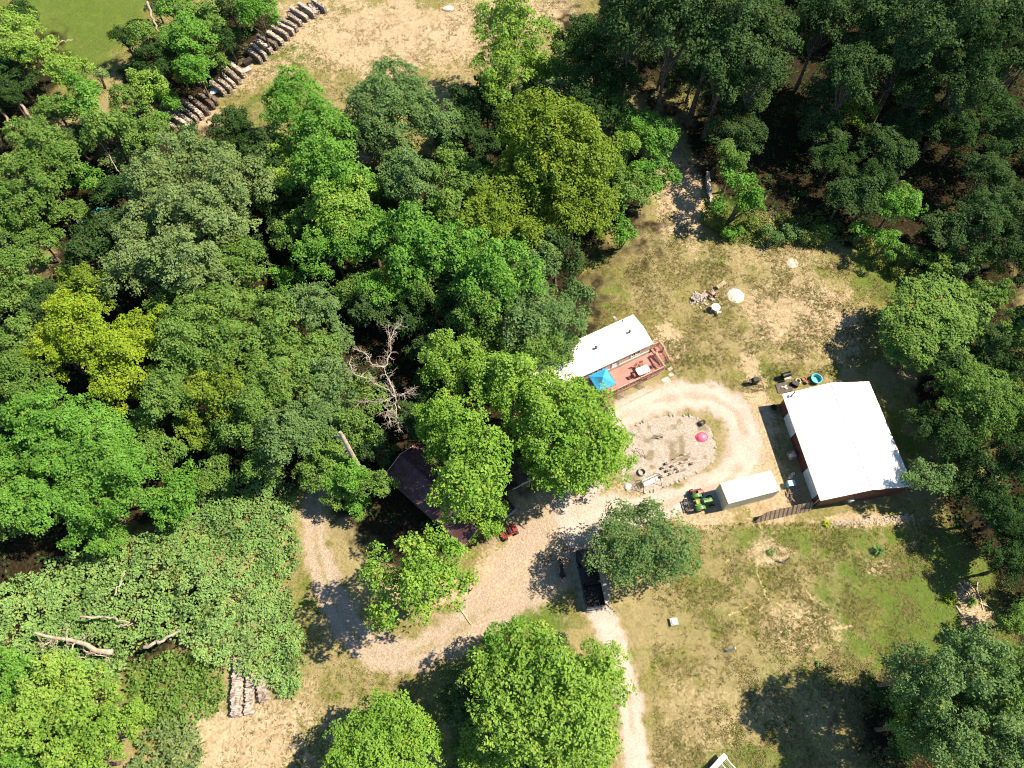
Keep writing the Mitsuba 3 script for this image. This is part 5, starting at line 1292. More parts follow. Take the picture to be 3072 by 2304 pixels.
part(k, 'lid', fb_(box(1.56, .84, .07, (0, 0, .64), bev=.02)), 'm_dark_metal')
k = thing('tarp', 'pale grey sheet lying beside the dark plastic bin', 'tarp')


def sheet(L, W, seed, amp=.18, n=18):
    x, y = np.meshgrid(np.linspace(-.5, .5, n), np.linspace(-.5, .5, n), indexing='ij')
    p = np.column_stack([x.ravel() * L, y.ravel() * W, x.ravel() * 0])
    p[:, 2] = .03 + amp * meshkit.fbm(p * 2.2 + 5, 3, seed)
    p[:, :2] += .12 * (np.column_stack([meshkit.noise(p * 1.7, seed + 1), meshkit.noise(p * 1.7, seed + 2)]) - .5)
    i, j = np.meshgrid(np.arange(n - 1), np.arange(n - 1), indexing='ij'); a = (i * n + j).ravel()
    return quads(p, np.stack([a, a + n, a + n + 1, a + 1], 1))


mat('m_tarp_grey', (0.36, 0.38, 0.42), .6); mat('m_tarp_blue', worn((0.42, 0.52, 0.68), (0.62, 0.68, 0.76), 1.5), .6)
add(k, Frame(P(741, 210, 0), .8)(sheet(1.3, .9, 3)), 'm_tarp_grey', smooth=True)
k = thing('tarp', 'crumpled light blue and white tarp at the end of a wood stack', 'tarp')
add(k, Frame(P(653, 276, 0), .3)(sheet(2.0, 1.3, 6, .6)), 'm_tarp_blue', smooth=True)


# ---------------------------------------------------------------- things in the gravel bed
k = thing('turtle_pool', 'pink plastic turtle-shell sandbox lid lying in the gravel bed', 'sandbox')
f = Frame(P(2105, 1312, 0), .2)
part(k, 'lid', f(lathe([(0, .36), (.2, .35), (.42, .28), (.56, .14), (.62, .02), (.66, 0), (.6, 0)], n=24).apply_scale([1.05, .88, 1])), 'm_pink', smooth=50)
part(k, 'rim', f(ring(.66, .05, (0, 0, .05), 'z', 26, 8).apply_scale([1.05, .9, 1])), 'm_pink_deep', smooth=True)
k = thing('planter_pot', 'black round pot with dry stalks at the upper end of the gravel bed', 'pot')
f = Frame(P(2106, 1271, 0))
part(k, 'pot', f(lathe([(.22, 0), (.3, .38), (.34, .4), (.34, .45), (.29, .45), (.27, .38), (0, .36)], n=20)), 'm_black', smooth=35)
part(k, 'dry_stalks', f([tube([[.05 * math.cos(a), .05 * math.sin(a), .36], [.28 * math.cos(a), .28 * math.sin(a), .62], [.42 * math.cos(a), .42 * math.sin(a), .55]], .012, 4) for a in np.linspace(0, 6, 12)]), 'm_pale_wood', kind='stuff')
k = thing('garden_plough', 'rusty garden plough with long handle in the middle of the gravel bed', 'plough')
f = Frame(P(1975, 1314, 0), .1)
part(k, 'beam', f([tube([[-.75, 0, .5], [-.2, .05, .35], [.3, 0, .3]], .03, 6), tube([[-.7, .25, .55], [-.1, .1, .3]], .025, 6)]), 'm_dark_metal')
part(k, 'wheel', f([ring(.2, .025, (.35, 0, .2), 'y', 16, 6)] + [beam([.35, 0, .2], [.35 + .2 * math.cos(a), 0, .2 + .2 * math.sin(a)], .02, .02) for a in np.arange(0, 6.2, 1.05)]), 'm_rust')
part(k, 'share', f(solid([(-.2, [(-.05, .02), (.05, .02), (.05, .28), (-.05, .28)]), (.15, [(-.18, 0), (.2, 0), (.12, .1), (-.1, .1)]), (.3, [(-.02, 0), (.02, 0), (.02, .03), (-.02, .03)])])), 'm_steel')
k = thing('fire_ring', 'round steel fire ring standing on the left end of the gravel bed', 'fire ring')
add(k, Frame(P(1925, 1418, 0))(lathe([(.36, 0), (.36, .3), (.42, .3), (.46, .27), (.46, 0), (.36, 0)], n=26)), 'm_steel', smooth=30)
# swing bench
k = thing('swing_bench', 'white slatted swing bench in a dark A-frame at the lower left of the gravel bed', 'swing bench')
w0, w1 = P(1925, 1455, .6), P(1976, 1434, .6); d = (w1 - w0)[:2]
f = Frame([*(w0 + w1)[:2] / 2, 0], math.atan2(d[1], d[0]))
for i, y in enumerate(np.linspace(-.22, .22, 5)): part(k, 'slat', f(box(1.7, .085, .03, (0, y, .5))), 'm_white')
for i, z in enumerate((.62, .74, .86)): part(k, 'back_slat', f(box(1.7, .03, .09, (0, .3 + .05 * i, z))), 'm_white')
part(k, 'armrest', f([box(.06, .55, .05, (s * .85, .05, .72)) for s in (1, -1)]), 'm_white')
part(k, 'a_frame', f([tube([[s * 1.15, -.8, 0], [s * 1.05, .05, 1.75], [s * 1.15, .85, 0]], .035, 6) for s in (1, -1)] + [tube([[-1.05, .05, 1.75], [1.05, .05, 1.75]], .035, 6)] + [tube([[s * 1.1, -.4, .85], [s * 1.1, .45, .85]], .02, 5) for s in (1, -1)]), 'm_dark_metal')
part(k, 'chain', f([tube([[s * .85, y, .72], [s * .9, .05, 1.75]], .012, 4) for s in (1, -1) for y in (-.2, .3)]), 'm_steel')
k = thing('metal_hoop', 'dark bent metal hoop frame at the left side of the gravel bed', 'metal frame')
add(k, [tube([P(1902, 1358, .03), P(1906, 1345, .5), P(1928, 1350, .5), P(1936, 1376, .03)], .03, 6), tube([P(1906, 1345, .5), P(1925, 1372, .03)], .02, 5)], 'm_dark_metal')
k = thing('flat_stone', 'flat pale stone at the lower left tip of the gravel bed', 'stone')
fs_ = trimesh.creation.icosphere(3, 1.0); fs_.vertices *= (1 + .25 * (meshkit.noise(fs_.vertices * 1.8, 3) - .5))[:, None]
add(k, fs_.copy().apply_scale([.42, .38, .1]).apply_translation(P(1884, 1460, .06)), 'm_ash', smooth=50)
# log ends set out in rows
ROWS = [(2012, 1386), (2036, 1373), (2062, 1362), (2001, 1399), (2030, 1392), (2055, 1385), (2015, 1408), (2042, 1400), (2075, 1377), (1998, 1425), (2022, 1416), (2048, 1410), (2088, 1386)]
for i, (px, py) in enumerate(ROWS):
    k = thing('landscape_log', f'charred-ended log, {ORDW[sorted(ROWS).index((px, py))]} from the left of the rows in the gravel bed', 'log', 'logs laid in rows in the gravel bed')
    f = Frame(P(px, py, .1), .36 + .1 * math.sin(i * 2.1))
    part(k, 'log', f(tube([[-.5, 0, 0], [-.2, 0, .01], [.6, 0, 0]], [.13, .14, .13], 8)), 'm_log_pale')
    part(k, 'charred_end', f(tube([[-.78, 0, .04], [-.48, 0, .03]], [.16, .13], 8)), 'm_black')
# stones edging the bed
erng = np.random.default_rng(4)
bnd = LineString(np.array(BED.exterior.coords))
k = thing('stone_edging', 'row of small pale stones edging the gravel bed along the drive loop', 'stone edging')
sv = []
for i in range(9):
    s_ = trimesh.creation.icosphere(1, 1.0); s_.vertices *= (1 + .4 * (meshkit.noise(s_.vertices * 1.5 + i, i) - .5))[:, None]; sv.append(mikit.ply(s_, 'm_stone'))
for i, dd_ in enumerate(np.arange(0, bnd.length, .55)):
    q = bnd.interpolate(dd_ + erng.uniform(-.15, .15))
    if erng.uniform() < .55: continue
    key = numbered(k + '__stone')
    scene[key] = {**sv[i % 9], 'to_world': T().translate([q.x, q.y, .06]).rotate([0, 0, 1], float(erng.uniform(0, 360))).scale([float(erng.uniform(.12, .26)), float(erng.uniform(.1, .18)), float(erng.uniform(.07, .13))])}

# ---------------------------------------------------------------- the upper lawn: fire pit and its seats
k = thing('ash_patch', 'round patch of white ash on the upper lawn beside the brick heap', 'ash')
am = lathe([(0, .07), (.4, .06), (.9, .03), (1.15, .005)], n=28); am.vertices[:, :2] *= (1 + .22 * (meshkit.fbm(am.vertices * 1.4, 3, 4) - .5))[:, None]
add(k, am.apply_translation(P(2206, 888, 0)), 'm_ash', smooth=True)
k = thing('brick_heap', 'heap of old bricks and split wood beside the white ash patch', 'brick heap')
hr = np.random.default_rng(6)
bp, bq = P(2074, 900, 0), P(2146, 884, 0)
bv = [mikit.ply(box(.42, .15, .12, bev=.012), m_) for m_ in ('m_stone', 'm_terracotta', 'm_old_wood')]
for i in range(120):
    t = hr.uniform(0, 1); q = bp * (1 - t) + bq * t + [hr.normal(0, .18), hr.normal(0, .45), 0]
    z = .06 + .13 * int(hr.integers(0, 4)) * math.exp(-((q[1] - (bp * (1 - t) + bq * t)[1]) / .5) ** 2)
    key = numbered(k + '__brick')
    mt = 0 if t < .6 else int(hr.integers(0, 3))
    scene[key] = {**bv[mt], 'to_world': T().translate([float(q[0]), float(q[1]), float(z)]).rotate([0, 0, 1], float(90 + hr.normal(0, 32))).rotate([0, 1, 0], float(hr.normal(0, 7)))}
k = thing('garden_table', 'round white plastic table on the upper lawn', 'table')
f = Frame(P(2148, 921, .7) * [1, 1, 0])
part(k, 'table_top', f(lathe([(0, .72), (.56, .72), (.58, .70), (.56, .68), (0, .68)], n=28)), 'm_white', smooth=30)
for a in (.5, 2.1, 3.6, 5.2): part(k, 'leg', f(tube([[.35 * math.cos(a), .35 * math.sin(a), .69], [.5 * math.cos(a), .5 * math.sin(a), 0]], .03, 6)), 'm_white')
k = thing('garden_chair', 'white plastic chair tucked in front of the round white table', 'chair')
chair(k, Frame(P(2154, 943, 0), PI - .1), 'm_white', 'm_white')
k = thing('garden_chair', 'white-framed chair with a dark seat left of the round white table', 'chair')
chair(k, Frame(P(2131, 930, 0), PI / 2 + .6), 'm_white', 'm_dark_metal')
k = thing('wooden_bench', 'small slatted wooden bench above the brick heap', 'bench')
b0, b1 = P(2152, 862, .4), P(2176, 846, .4); d = (b1 - b0)[:2]
f = Frame([*(b0 + b1)[:2] / 2, 0], math.atan2(d[1], d[0]))
for y in (-.18, 0, .18): part(k, 'slat', f(box(1.5, .14, .04, (0, y, .44))), 'm_pale_wood')
for x in (-.6, .6): part(k, 'leg', f([box(.09, .42, .06, (x, 0, .39)), box(.09, .07, .4, (x, -.17, .2)), box(.09, .07, .4, (x, .17, .2))]), 'm_pale_wood')
k = thing('lawn_slab', 'round pale concrete slab set in the upper lawn', 'slab')
ls = lathe([(0, .05), (.75, .045), (.82, .0)], n=9); add(k, ls.apply_translation(P(2377, 790, 0)), 'm_concrete')
k = thing('wood_offcut', 'short pale stick lying on the upper lawn', 'stick')
add(k, beam(P(2512, 901, .04), P(2527, 912, .04), .1, .06), 'm_pale_wood')
# barbecue and clutter behind the barn
k = thing('barbecue_grill', 'black barbecue grill standing alone on the lawn left of the barn', 'grill')
f = Frame(P(2260, 1150, 0), .15)
part(k, 'lid', f(prism([(-.4, 0), (.4, 0), (.4, .12), (.28, .26), (-.28, .26), (-.4, .12)], .55).apply_transform(trimesh.transformations.rotation_matrix(0, [0, 0, 1])).apply_translation([0, 0, .86])), 'm_black')
part(k, 'firebox', f(box(.8, .55, .28, (0, 0, .72), bev=.03)), 'm_black')
part(k, 'side_shelf', f([box(.35, .5, .03, (s * .6, 0, .82)) for s in (1, -1)]), 'm_dark_metal')
part(k, 'cart', f([box(.05, .05, .6, (x, y, .3)) for x in (-.36, .36) for y in (-.22, .22)] + [box(.74, .48, .03, (0, 0, .18))]), 'm_dark_metal')
for s in (1, -1): part(k, 'wheel', f(cyl(.1, .05, (.4, s * .24, .1), 'y', 12)), 'm_rubber')
k = thing('smoker', 'black barrel smoker with an open lid at the upper left corner of the barn', 'smoker')
f = Frame(P(2352, 1133, 0), .3)
part(k, 'barrel', f(cyl(.34, 1.0, (0, 0, .75), 'x', 18)), 'm_black', smooth=40)
part(k, 'stand', f([box(.05, .05, .7, (x, y, .35)) for x in (-.4, .4) for y in (-.22, .22)]), 'm_dark_metal')
part(k, 'chimney', f(cyl(.06, .5, (.4, 0, 1.25), n=10)), 'm_black')
part(k, 'shelf', f(box(.9, .25, .03, (0, -.48, .75))), 'm_steel')
k = thing('black_box', 'low black box on the grass right beside the barrel smoker', 'box')
add(k, Frame(P(2386, 1152, .25), -.5)(box(.8, .55, .5, (0, 0, 0), bev=.03)), 'm_black')
k = thing('mat', 'grey square mat with pale stones on it by the upper left corner of the barn', 'mat')
f = Frame(P(2352, 1163, .03), .2)
part(k, 'sheet', f(sheet(1.9, 1.3, 9, .06)), 'm_dark_metal', smooth=True)
for i, (x, y) in enumerate(((-.25, .1), (.05, .0), (.25, .15), (.2, -.2))):
    part(k, 'stone', f(fs_.copy().apply_scale([.16, .13, .09]).apply_translation([x, y, .1])), 'm_ash')
for i, (px, py, r, lb) in enumerate(((2409, 1140, .24, 'clay pot left of the other clay pot by the barn wall'), (2419, 1149, .22, 'clay pot nearest the barn eave beside the teal tub'))):
    k = thing('clay_pot', lb, 'pot'); add(k, Frame(P(px, py, 0))(lathe([(r * .7, 0), (r * .95, .3), (r * 1.08, .3), (r * 1.08, .36), (r * .9, .36), (r * .85, .28), (0, .26)], n=20)), 'm_terracotta', smooth=35)
k = thing('old_tyre', 'pale worn tyre lying by the clay pots behind the barn', 'tyre')
add(k, ring(.3, .11, P(2394, 1143, .11), 'z', 22, 10), 'm_stone', smooth=True)
k = thing('teal_tub', 'bright teal round plastic tub at the upper edge of the barn roof', 'tub')
f = Frame(P(2446, 1141, 0))
part(k, 'tub', f(lathe([(.5, 0), (.62, .5), (.68, .5), (.68, .55), (.58, .55), (.48, .08), (0, .08)], n=26)), 'm_teal', smooth=35)
part(k, 'inner_ring', f(ring(.34, .03, (0, 0, .12), 'z', 22, 6)), 'm_pale_blue')

# ---------------------------------------------------------------- clutter in the shade of the barn
k = thing('chest_cooler', 'light blue chest freezer lid standing between barn and container', 'chest')
f = Frame(P(2375, 1449, .8) * [1, 1, 0], .15)
part(k, 'body', f(box(.72, .62, .75, (0, 0, .38), bev=.04)), 'm_teal')
part(k, 'lid', f(box(.78, .68, .08, (0, 0, .80), bev=.03)), 'm_pale_blue')
for px, py, r, lb in ((2377, 1424, .17, 'white bucket by the barn, farther of two'), (2369, 1434, .19, 'white bucket by the barn, touching the light blue chest')):
    k = thing('bucket', lb, 'bucket'); f = Frame(P(px, py, 0))
    part(k, 'pail', f(lathe([(r * .8, 0), (r, .38), (r * 1.06, .38), (r * .9, .38), (r * .72, .03), (0, .03)], n=18)), 'm_white', smooth=35)
    part(k, 'handle', f(ring(r, .01, (0, 0, .38), 'x', 14, 5)), 'm_steel')
k = thing('armchair', 'tan cushioned armchair in the shade between the two garage doors', 'armchair')
f = Frame(P(2370, 1371, 0), -1.2)
part(k, 'seat', f(box(.7, .65, .25, (0, 0, .32), bev=.06)), 'm_tan_cloth')
part(k, 'backrest', f(box(.7, .2, .6, (0, .32, .62), bev=.06)), 'm_tan_cloth')
for s in (1, -1): part(k, 'armrest', f(box(.17, .7, .22, (s * .36, 0, .52), bev=.05)), 'm_tan_cloth')
part(k, 'cushion', f(box(.45, .42, .14, (0, -.02, .5), bev=.05)), 'm_white')
k = thing('scrap_heap', 'dark heap of sticks and scrap in front of the lower garage door', 'scrap heap')
sr = np.random.default_rng(9)
part(k, 'stick', [Frame(P(2384 + sr.normal(0, 9), 1478 + sr.normal(0, 10), .1 + sr.uniform(0, .35)), sr.uniform(0, 3.1), tilt=(sr.normal(0, .3), [0, 1, 0]))(box(sr.uniform(.4, 1.0), .06, .05)) for i in range(60)], 'm_old_wood', kind='stuff')
k = thing('tyre_stack', 'stack of two dark tyres at the upper left corner of the barn', 'tyres')
for z in (.12, .34): part(k, 'tyre', ring(.28, .12, P(2322, 1222, z) * [1, 1, 0] + [0, 0, z], 'z', 20, 8), 'm_rubber', smooth=True)
# leaning board wall in front of the barn corner
k = thing('board_fence', 'low dark wooden board fence running out from the lower left corner of the barn', 'fence')
p0, p1 = P(2266, 1569, 0), P(2432, 1533, 0); d = p1 - p0; Lg = np.linalg.norm(d[:2]); f = Frame(p0, math.atan2(d[1], d[0]))
nb = int(Lg / .17); fr_ = np.random.default_rng(2)
f = Frame(p0, math.atan2(d[1], d[0]), tilt=(-.42, [1, 0, 0]))
for i in range(nb):
    x = (i + .5) * Lg / nb; hh = 1.55 * min(1, .25 + x / 1.6) + fr_.normal(0, .03)
    part(k, 'board', f(box(.15, .03, hh, (x, fr_.normal(0, .01), hh / 2))), 'm_old_wood' if i % 3 else 'm_dark_wood')
part(k, 'rail', f([box(Lg - 1.0, .06, .08, (Lg / 2 + .4, .06, z)) for z in (.35, 1.2)]), 'm_dark_wood')
part(k, 'prop', f([beam([x, .08, 1.2], [x, .75, .25], .07, .07) for x in np.arange(1.5, Lg, 1.6)]), 'm_dark_wood')
k = thing('rubble_strip', 'strip of pale rubble along the grass below the barn gable', 'rubble')
rr_ = np.random.default_rng(12)
rub = []
for i in range(160):
    t = rr_.uniform(0, 1); q = P(2490 + t * 250, 1572 - t * 22 + rr_.normal(0, 4), .02)
    s_ = trimesh.creation.icosphere(0, 1.0).apply_scale([rr_.uniform(.05, .16), rr_.uniform(.05, .13), rr_.uniform(.04, .08)]); rub.append(s_.apply_translation(q))
k2 = part(k, 'stone', rub, 'm_stone', kind='stuff')
k = thing('tool_rack', 'rusty upright iron tool standing left of the board fence', 'tool')
f = Frame(P(2222, 1572, 0), .1)
add(k, f([tube([[0, 0, 0], [.02, 0, .55]], .025, 6), box(.5, .05, .05, (0, 0, .05)), box(.05, .35, .05, (0, 0, .12)), tube([[0, 0, .1], [.9, .08, .03]], .02, 5)]), 'm_rust')

# ---------------------------------------------------------------- lower lawn
k = thing('well_cover', 'square concrete well cover with a round white lid on the lower lawn', 'well cover')
f = Frame(P(2021, 1866, 0), .15)
part(k, 'base', f(box(.82, .78, .3, (0, 0, .15), bev=.03)), 'm_concrete')
part(k, 'lid', f(lathe([(0, .1), (.25, .09), (.3, .05), (.3, 0)], (0, 0, .3), 22)), 'm_white', smooth=40)
k = thing('marker_post', 'leaning white marker post on the lower lawn', 'post')
b_ = P(2179, 1954, 0); t_ = P(2206, 1944.5, 1.15)
part(k, 'post', beam(b_, t_, .2, .06), 'm_white'); part(k, 'foot', beam(b_ - [.2, 0, 0], b_ + [.2, .0, .04], .08, .05), 'm_steel')
k = thing('bent_pipe', 'black bent pipe lying on the lower lawn', 'pipe')
add(k, tube([P(2328, 1683, .06), P(2350, 1688, .06), P(2354, 1687.5, .06), P(2369, 1674, .06)], .09, 7), 'm_black', smooth=40)
k = thing('timber_pole', 'long pale timber lying on the gravel near the lone lime green tree', 'timber')
add(k, beam(P(1374, 1815, .06), P(1414, 1874, .06), .13, .09), 'm_pale_wood')


def yucca(key, c, r, h, tone, n=70, seed=1):
    rng = np.random.default_rng(seed); v, f = [], []
    for i in range(n):
        a = rng.uniform(0, 2 * PI); e = rng.uniform(.15, 1.2); L = r * rng.uniform(.7, 1.1)
        d = np.array([math.cos(a), math.sin(a)]); s = np.array([-d[1], d[0]]) * .045
        pts = [(0, .05), (.5 * L * math.cos(e), .05 + .5 * h * math.sin(e) * 1.3), (L * math.cos(e * .85), .04 + h * math.sin(e) * .9)]
        b = len(v)
        for j, (x, z) in enumerate(pts):
            w = (1, 1.2, .1)[j]
            v += [[*(c[:2] + d * x + s * w), z], [*(c[:2] + d * x - s * w), z]]
        f += [[b, b + 1, b + 3], [b, b + 3, b + 2], [b + 2, b + 3, b + 5], [b + 2, b + 5, b + 4]]
    part(key, 'leaf', trimesh.Trimesh(np.array(v), np.array(f), process=False), 'leaf_' + tone, kind='stuff')


for px, py, r, h, tone, lb in ((2632, 1654, .95, .8, 'muted', 'spiky green yucca clump on the lower lawn below the barn'), (2848, 1797, .85, .6, 'gold', 'yellow-green spiky yucca near the exposed roots'),
                               (2913, 1806, .7, .5, 'mid', 'dark green spiky plant in the middle of the exposed roots'), (2311, 1657, .6, .35, 'pale', 'small pale sprawling plant above the black bent pipe'), (2456, 1992, .5, .4, 'pale', 'small pale plant at the edge of the tree shadow on the lower lawn'), (2478, 1572, .6, .35, 'gold', 'pale yellow-green plant at the corner of the barn and board fence')):
    k = thing('yucca_plant', lb, 'plant'); yucca(k, P(px, py, 0), r, h, tone, seed=px)
k = thing('exposed_roots', 'pale exposed roots sprawling on bare soil at the right of the lower lawn', 'roots')
for line in ([(2876, 1746), (2890, 1766), (2906, 1778), (2911, 1792)], [(2892, 1748), (2912, 1758), (2924, 1772)], [(2932, 1746), (2930, 1768), (2942, 1800), (2950, 1830)], [(2868, 1818), (2884, 1842), (2893, 1852)], [(2884, 1842), (2910, 1838), (2930, 1832)], [(2940, 1810), (2962, 1818), (2975, 1826)]):
    part(k, 'root', tube([P(*q, .05) for q in line], np.linspace(.10, .05, len(line)), 6), 'm_root', smooth=True)
k = thing('fallen_branch', 'crooked white branch lying on the grass at the right edge of the lower lawn', 'branch')
add(k, tube([P(2941, 1873, .07), P(2933, 1885, .07), P(2928, 1905, .07), P(2922, 1918, .07), P(2904, 1920, .06)], [.1, .1, .085, .08, .05], 6), 'm_root', smooth=True)


# ---------------------------------------------------------------- dead wood
def twigs(rng, p, d, L, r, depth, out):
    n = 4
    pts = [p]
    for i in range(n):
        d = d + rng.normal(0, .22, 3) + [0, 0, .03]; d /= np.linalg.norm(d)
        pts.append(pts[-1] + d * L / n)
    out.append(tube(pts, np.linspace(r, r * .45, n + 1), 5, cap=False))
    if depth:
        for i in range(1, n + 1):
            for _ in range(rng.integers(1, 3)):
                e = d + rng.normal(0, .75, 3); e /= np.linalg.norm(e)
                twigs(rng, np.array(pts[i]), e, L * rng.uniform(.4, .7), r * .45, depth - 1, out)


def limb(rng, pts, r0, r1, out, tw=1, L=1.3):
    pts = np.array(pts); t = np.linspace(0, 1, len(pts)); tt = np.linspace(0, 1, len(pts) * 3)
    q = np.column_stack([np.interp(tt, t, pts[:, j]) for j in range(3)]); q[1:-1] += rng.normal(0, .1, (len(q) - 2, 3))
    out.append(tube(q, np.linspace(r0, r1, len(q)), 6))
    for i in range(1, len(q)):
        for _ in range(tw):
            d = (q[i] - q[i - 1]); d /= np.linalg.norm(d); e = d * .6 + rng.normal(0, .7, 3); e /= np.linalg.norm(e)
            twigs(rng, q[i], e, L * rng.uniform(.6, 1.2), max(.03, r1 * .8), 1, out)


dk_ = thing('dead_tree', 'bare white dead tree standing in the dark gap of the middle wood', 'dead tree')
rng = np.random.default_rng(5)
hub = P(1185, 1190, 9.0)
foot = np.array([hub[0] + .3, hub[1] - .2, 0])
tr_ = []
limb(rng, [foot, (foot + hub) / 2 + [.2, 0, 0], hub], .17, .11, tr_, 0)
part(dk_, 'trunk', tr_, 'm_dead_wood', smooth=True)
for pts, r in (([(1185, 1190, 9), (1170, 1140, 10.2), (1152, 1102, 11.2)], .19), ([(1152, 1102, 11.2), (1172, 1060, 12), (1178, 1000, 13), (1205, 965, 13.8)], .13), ([(1172, 1050, 12.2), (1165, 985, 12.8)], .08), ([(1152, 1102, 11.2), (1120, 1096, 11.5), (1095, 1065, 12), (1072, 1050, 12.2)], .11),
               ([(1185, 1190, 9), (1140, 1160, 9.8), (1110, 1135, 10.5), (1062, 1125, 11), (1048, 1092, 11.5)], .13), ([(1185, 1190, 9), (1140, 1203, 9.3), (1080, 1208, 9.8)], .10), ([(1185, 1190, 9), (1192, 1235, 9.3), (1196, 1282, 9.4)], .09), ([(1188, 1190, 9), (1222, 1176, 9.5), (1232, 1180, 9.7)], .08),
               ([(1175, 1225, 9), (1160, 1235, 9.4), (1172, 1268, 9.6)], .06)):
    o = []; limb(rng, [P(*q) for q in pts], r * .62, .03, o, 2, .9); part(dk_, 'branch', o, 'm_dead_wood', smooth=True)
k = thing('dead_snag', 'thick grey broken tree trunk sticking out of the foliage above the track end', 'dead tree')
a_, b_ = P(1040, 1335, 8.6), P(1020, 1296, 10.6)
ft_ = np.array([a_[0] + .3, a_[1] - .5, 0])
add(k, [tube([ft_, a_, (a_ + b_) / 2 + [.05, 0, .1], b_], [.34, .26, .21, .17], 9), tube([(a_ + b_) / 2, P(1003, 1308, 9.6)], [.2, .1], 7)], 'm_dead_wood', smooth=50)
k = thing('fallen_tree', 'big grey fallen dead tree with bare limbs lying across the thicket', 'fallen tree')
rng = np.random.default_rng(8); o = []
a_, b_ = P(338, 1956, 1.6), P(105, 1899, 2.4)
limb(rng, [a_, a_ * .6 + b_ * .4 + [0, 0, .3], b_], .3, .14, o, 0)
part(k, 'trunk', o, 'm_dead_wood', smooth=True)
for pts, r in (([(200, 1918, 2.3), (203, 1885, 3.0)], .09), ([(230, 1928, 2.3), (270, 1905, 2.8)], .09), ([(225, 1930, 2.2), (205, 1960, 2.4), (180, 1990, 2.2)], .09), ([(160, 1912, 2.3), (140, 1930, 2.6), (120, 1932, 2.4)], .07), ([(175, 1915, 2.3), (155, 1940, 2.6)], .07), ([(250, 1950, 1.8), (290, 1965, 1.9), (325, 1972, 1.7)], .08), ([(215, 1975, 1.9), (270, 1958, 2.0)], .08)):
    o = []; limb(rng, [P(*q) for q in pts], r, .04, o, 1, .7); part(k, 'branch', o, 'm_dead_wood', smooth=True)
for pts, r, lb in (([(432, 1942, 2.2), (470, 1930, 2.5), (500, 1918, 2.7), (542, 1893, 2.9)], .2, 'pale bare log lying on the thicket right of the big fallen tree'), ([(242, 1850, 2.6), (300, 1846, 2.9), (350, 1858, 2.8), (390, 1868, 2.6)], .13, 'thin grey branch lying on the thicket above the big fallen tree'),
                   ([(345, 1785, 2.5), (362, 1740, 2.9), (377, 1712, 3.1)], .09, 'thin pale stick poking up from the upper part of the thicket'), ([(355, 1882, 2.5), (398, 1870, 2.8)], .12, 'short forked branch in the middle of the thicket')):
    k = thing('dead_branch', lb, 'branch'); o = []; limb(rng, [P(*q) for q in pts], r, r * .6, o, 0); add(k, o, 'm_dead_wood', smooth=True)
for pts, r, lb in (([(0, 205, 2.5), (30, 255, 3.2), (60, 310, 3.6), (100, 365, 3.6), (138, 428, 3.2)], .30, 'long dark fallen trunk slanting down through the upper left scrub'), ([(56, 275, 0), (57, 210, 4.5)], .22, 'bare upright trunk on the grass below the top left corner tree'),
                   ([(0, 328, 2.5), (40, 385, 3.2), (80, 440, 3.0)], .2, 'thinner fallen trunk left of the long dark one'), ([(0, 705, 3.0), (22, 727, 3.2), (42, 743, 3.0)], .22, 'pale broken trunk end at the left edge'), ([(298, 428, 4.2), (330, 470, 4.0), (362, 520, 3.8)], .08, 'thin bare pole leaning in the upper left scrub'),
                   ([(440, 5, 7.5), (462, 60, 6.2), (475, 95, 5.4)], .25, 'thick bare trunk rising behind the wood stacks at the top edge'), ([(490, 0, 7), (508, 45, 6)], .18, 'second bare trunk behind the wood stacks at the top edge'), ([(430, 305, 3.4), (448, 325, 3.4)], .14, 'pale freshly broken limb in the scrub left of the wood stacks'),
                   ([(170, 140, 2.2), (190, 122, 2.6), (218, 118, 2.4)], .12, 'curved pale dead limb beside the grass at the top left')):
    k = thing('fallen_log' if 'fallen' in lb or 'limb' in lb or 'end' in lb else 'dead_snag', lb, 'dead wood'); o = []; limb(rng, [P(*q) for q in pts], r, r * .55, o, 1 if 'slanting' in lb else 0, 1.0); add(k, o, 'm_old_wood' if r > .15 else 'm_dead_wood', smooth=True)

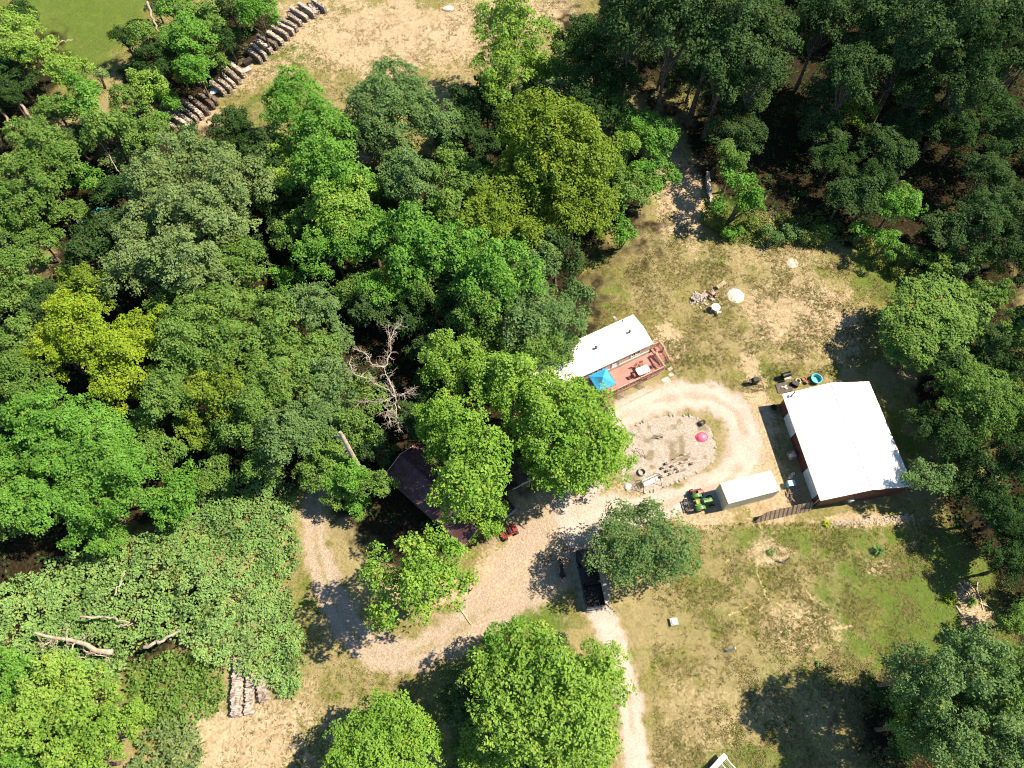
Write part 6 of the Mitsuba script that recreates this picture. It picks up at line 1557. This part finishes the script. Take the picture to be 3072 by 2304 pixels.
k = thing('stone_wall', 'low wall of stacked stones at the top left corner of the upper lawn', 'wall')
wr = np.random.default_rng(3)
wa, wb = P(2120, 528, 0), P(2132, 628, 0)
sw = []
for i in range(6):
    s_ = box(1, 1, 1, bev=.12); s_.vertices *= (1 + .25 * (meshkit.noise(s_.vertices * 2 + i, i + 3) - .5))[:, None]; sw.append(mikit.ply(s_, 'm_stone'))
n = 13
for lay in range(3):
    for i in range(n):
        t = (i + .5 * (lay % 2)) / n; q = wa * (1 - t) + wb * t
        scene[numbered(k + '__stone')] = {**sw[(i * 5 + lay) % 6], 'to_world': T().translate([float(q[0] + wr.normal(0, .05)), float(q[1]), .13 + .25 * lay]).rotate([0, 0, 1], float(96 + wr.normal(0, 6))).scale([float(np.linalg.norm(wb - wa) / n * .96), .42, .26])}
k = thing('pallet', 'grey slatted pallet in the wood shade at the top left of the upper lawn', 'pallet')
f = Frame(P(2026, 452, .1), .3)
for i in range(6): part(k, 'slat', f(box(.11, 1.1, .025, (-.5 + .2 * i, 0, .1))), 'm_old_wood')
part(k, 'runner', f([box(1.15, .06, .1, (0, y, .04)) for y in (-.5, 0, .5)]), 'm_old_wood')
k = thing('turquoise_boat', 'broken turquoise plastic boat lying in the scrub at the left', 'boat')
f = Frame(P(305, 638, .9), .1)
part(k, 'hull', f([solid([(-1.3, [(-.1, .2), (.1, .2), (.12, .32), (-.12, .32)]), (-.7, [(-.4, .05), (.4, .05), (.5, .4), (-.5, .4)]), (.6, [(-.45, .03), (.45, .03), (.55, .42), (-.55, .42)]), (1.1, [(-.35, .1), (.35, .1), (.45, .42), (-.45, .42)])])]), 'm_teal', smooth=30)
part(k, 'inside', f(box(1.5, .7, .03, (.0, 0, .43))), 'm_black'); part(k, 'bench_seat', f([box(.25, 1.0, .05, (x, 0, .46)) for x in (-.4, .5)]), 'm_teal')
k = thing('plastic_sheet', 'small white-blue crumpled sheet in the scrub below the turquoise boat', 'tarp')
add(k, Frame(P(243, 662, 1.2), .3)(sheet(1.1, .8, 4, .3)), 'm_tarp_blue', smooth=True)
k = thing('pale_rock', 'pale boulder patch in the tan clearing at the top centre', 'rock')
add(k, fs_.copy().apply_scale([.9, .6, .25]).apply_translation(P(1345, 26, .1)), 'm_ash', smooth=50)
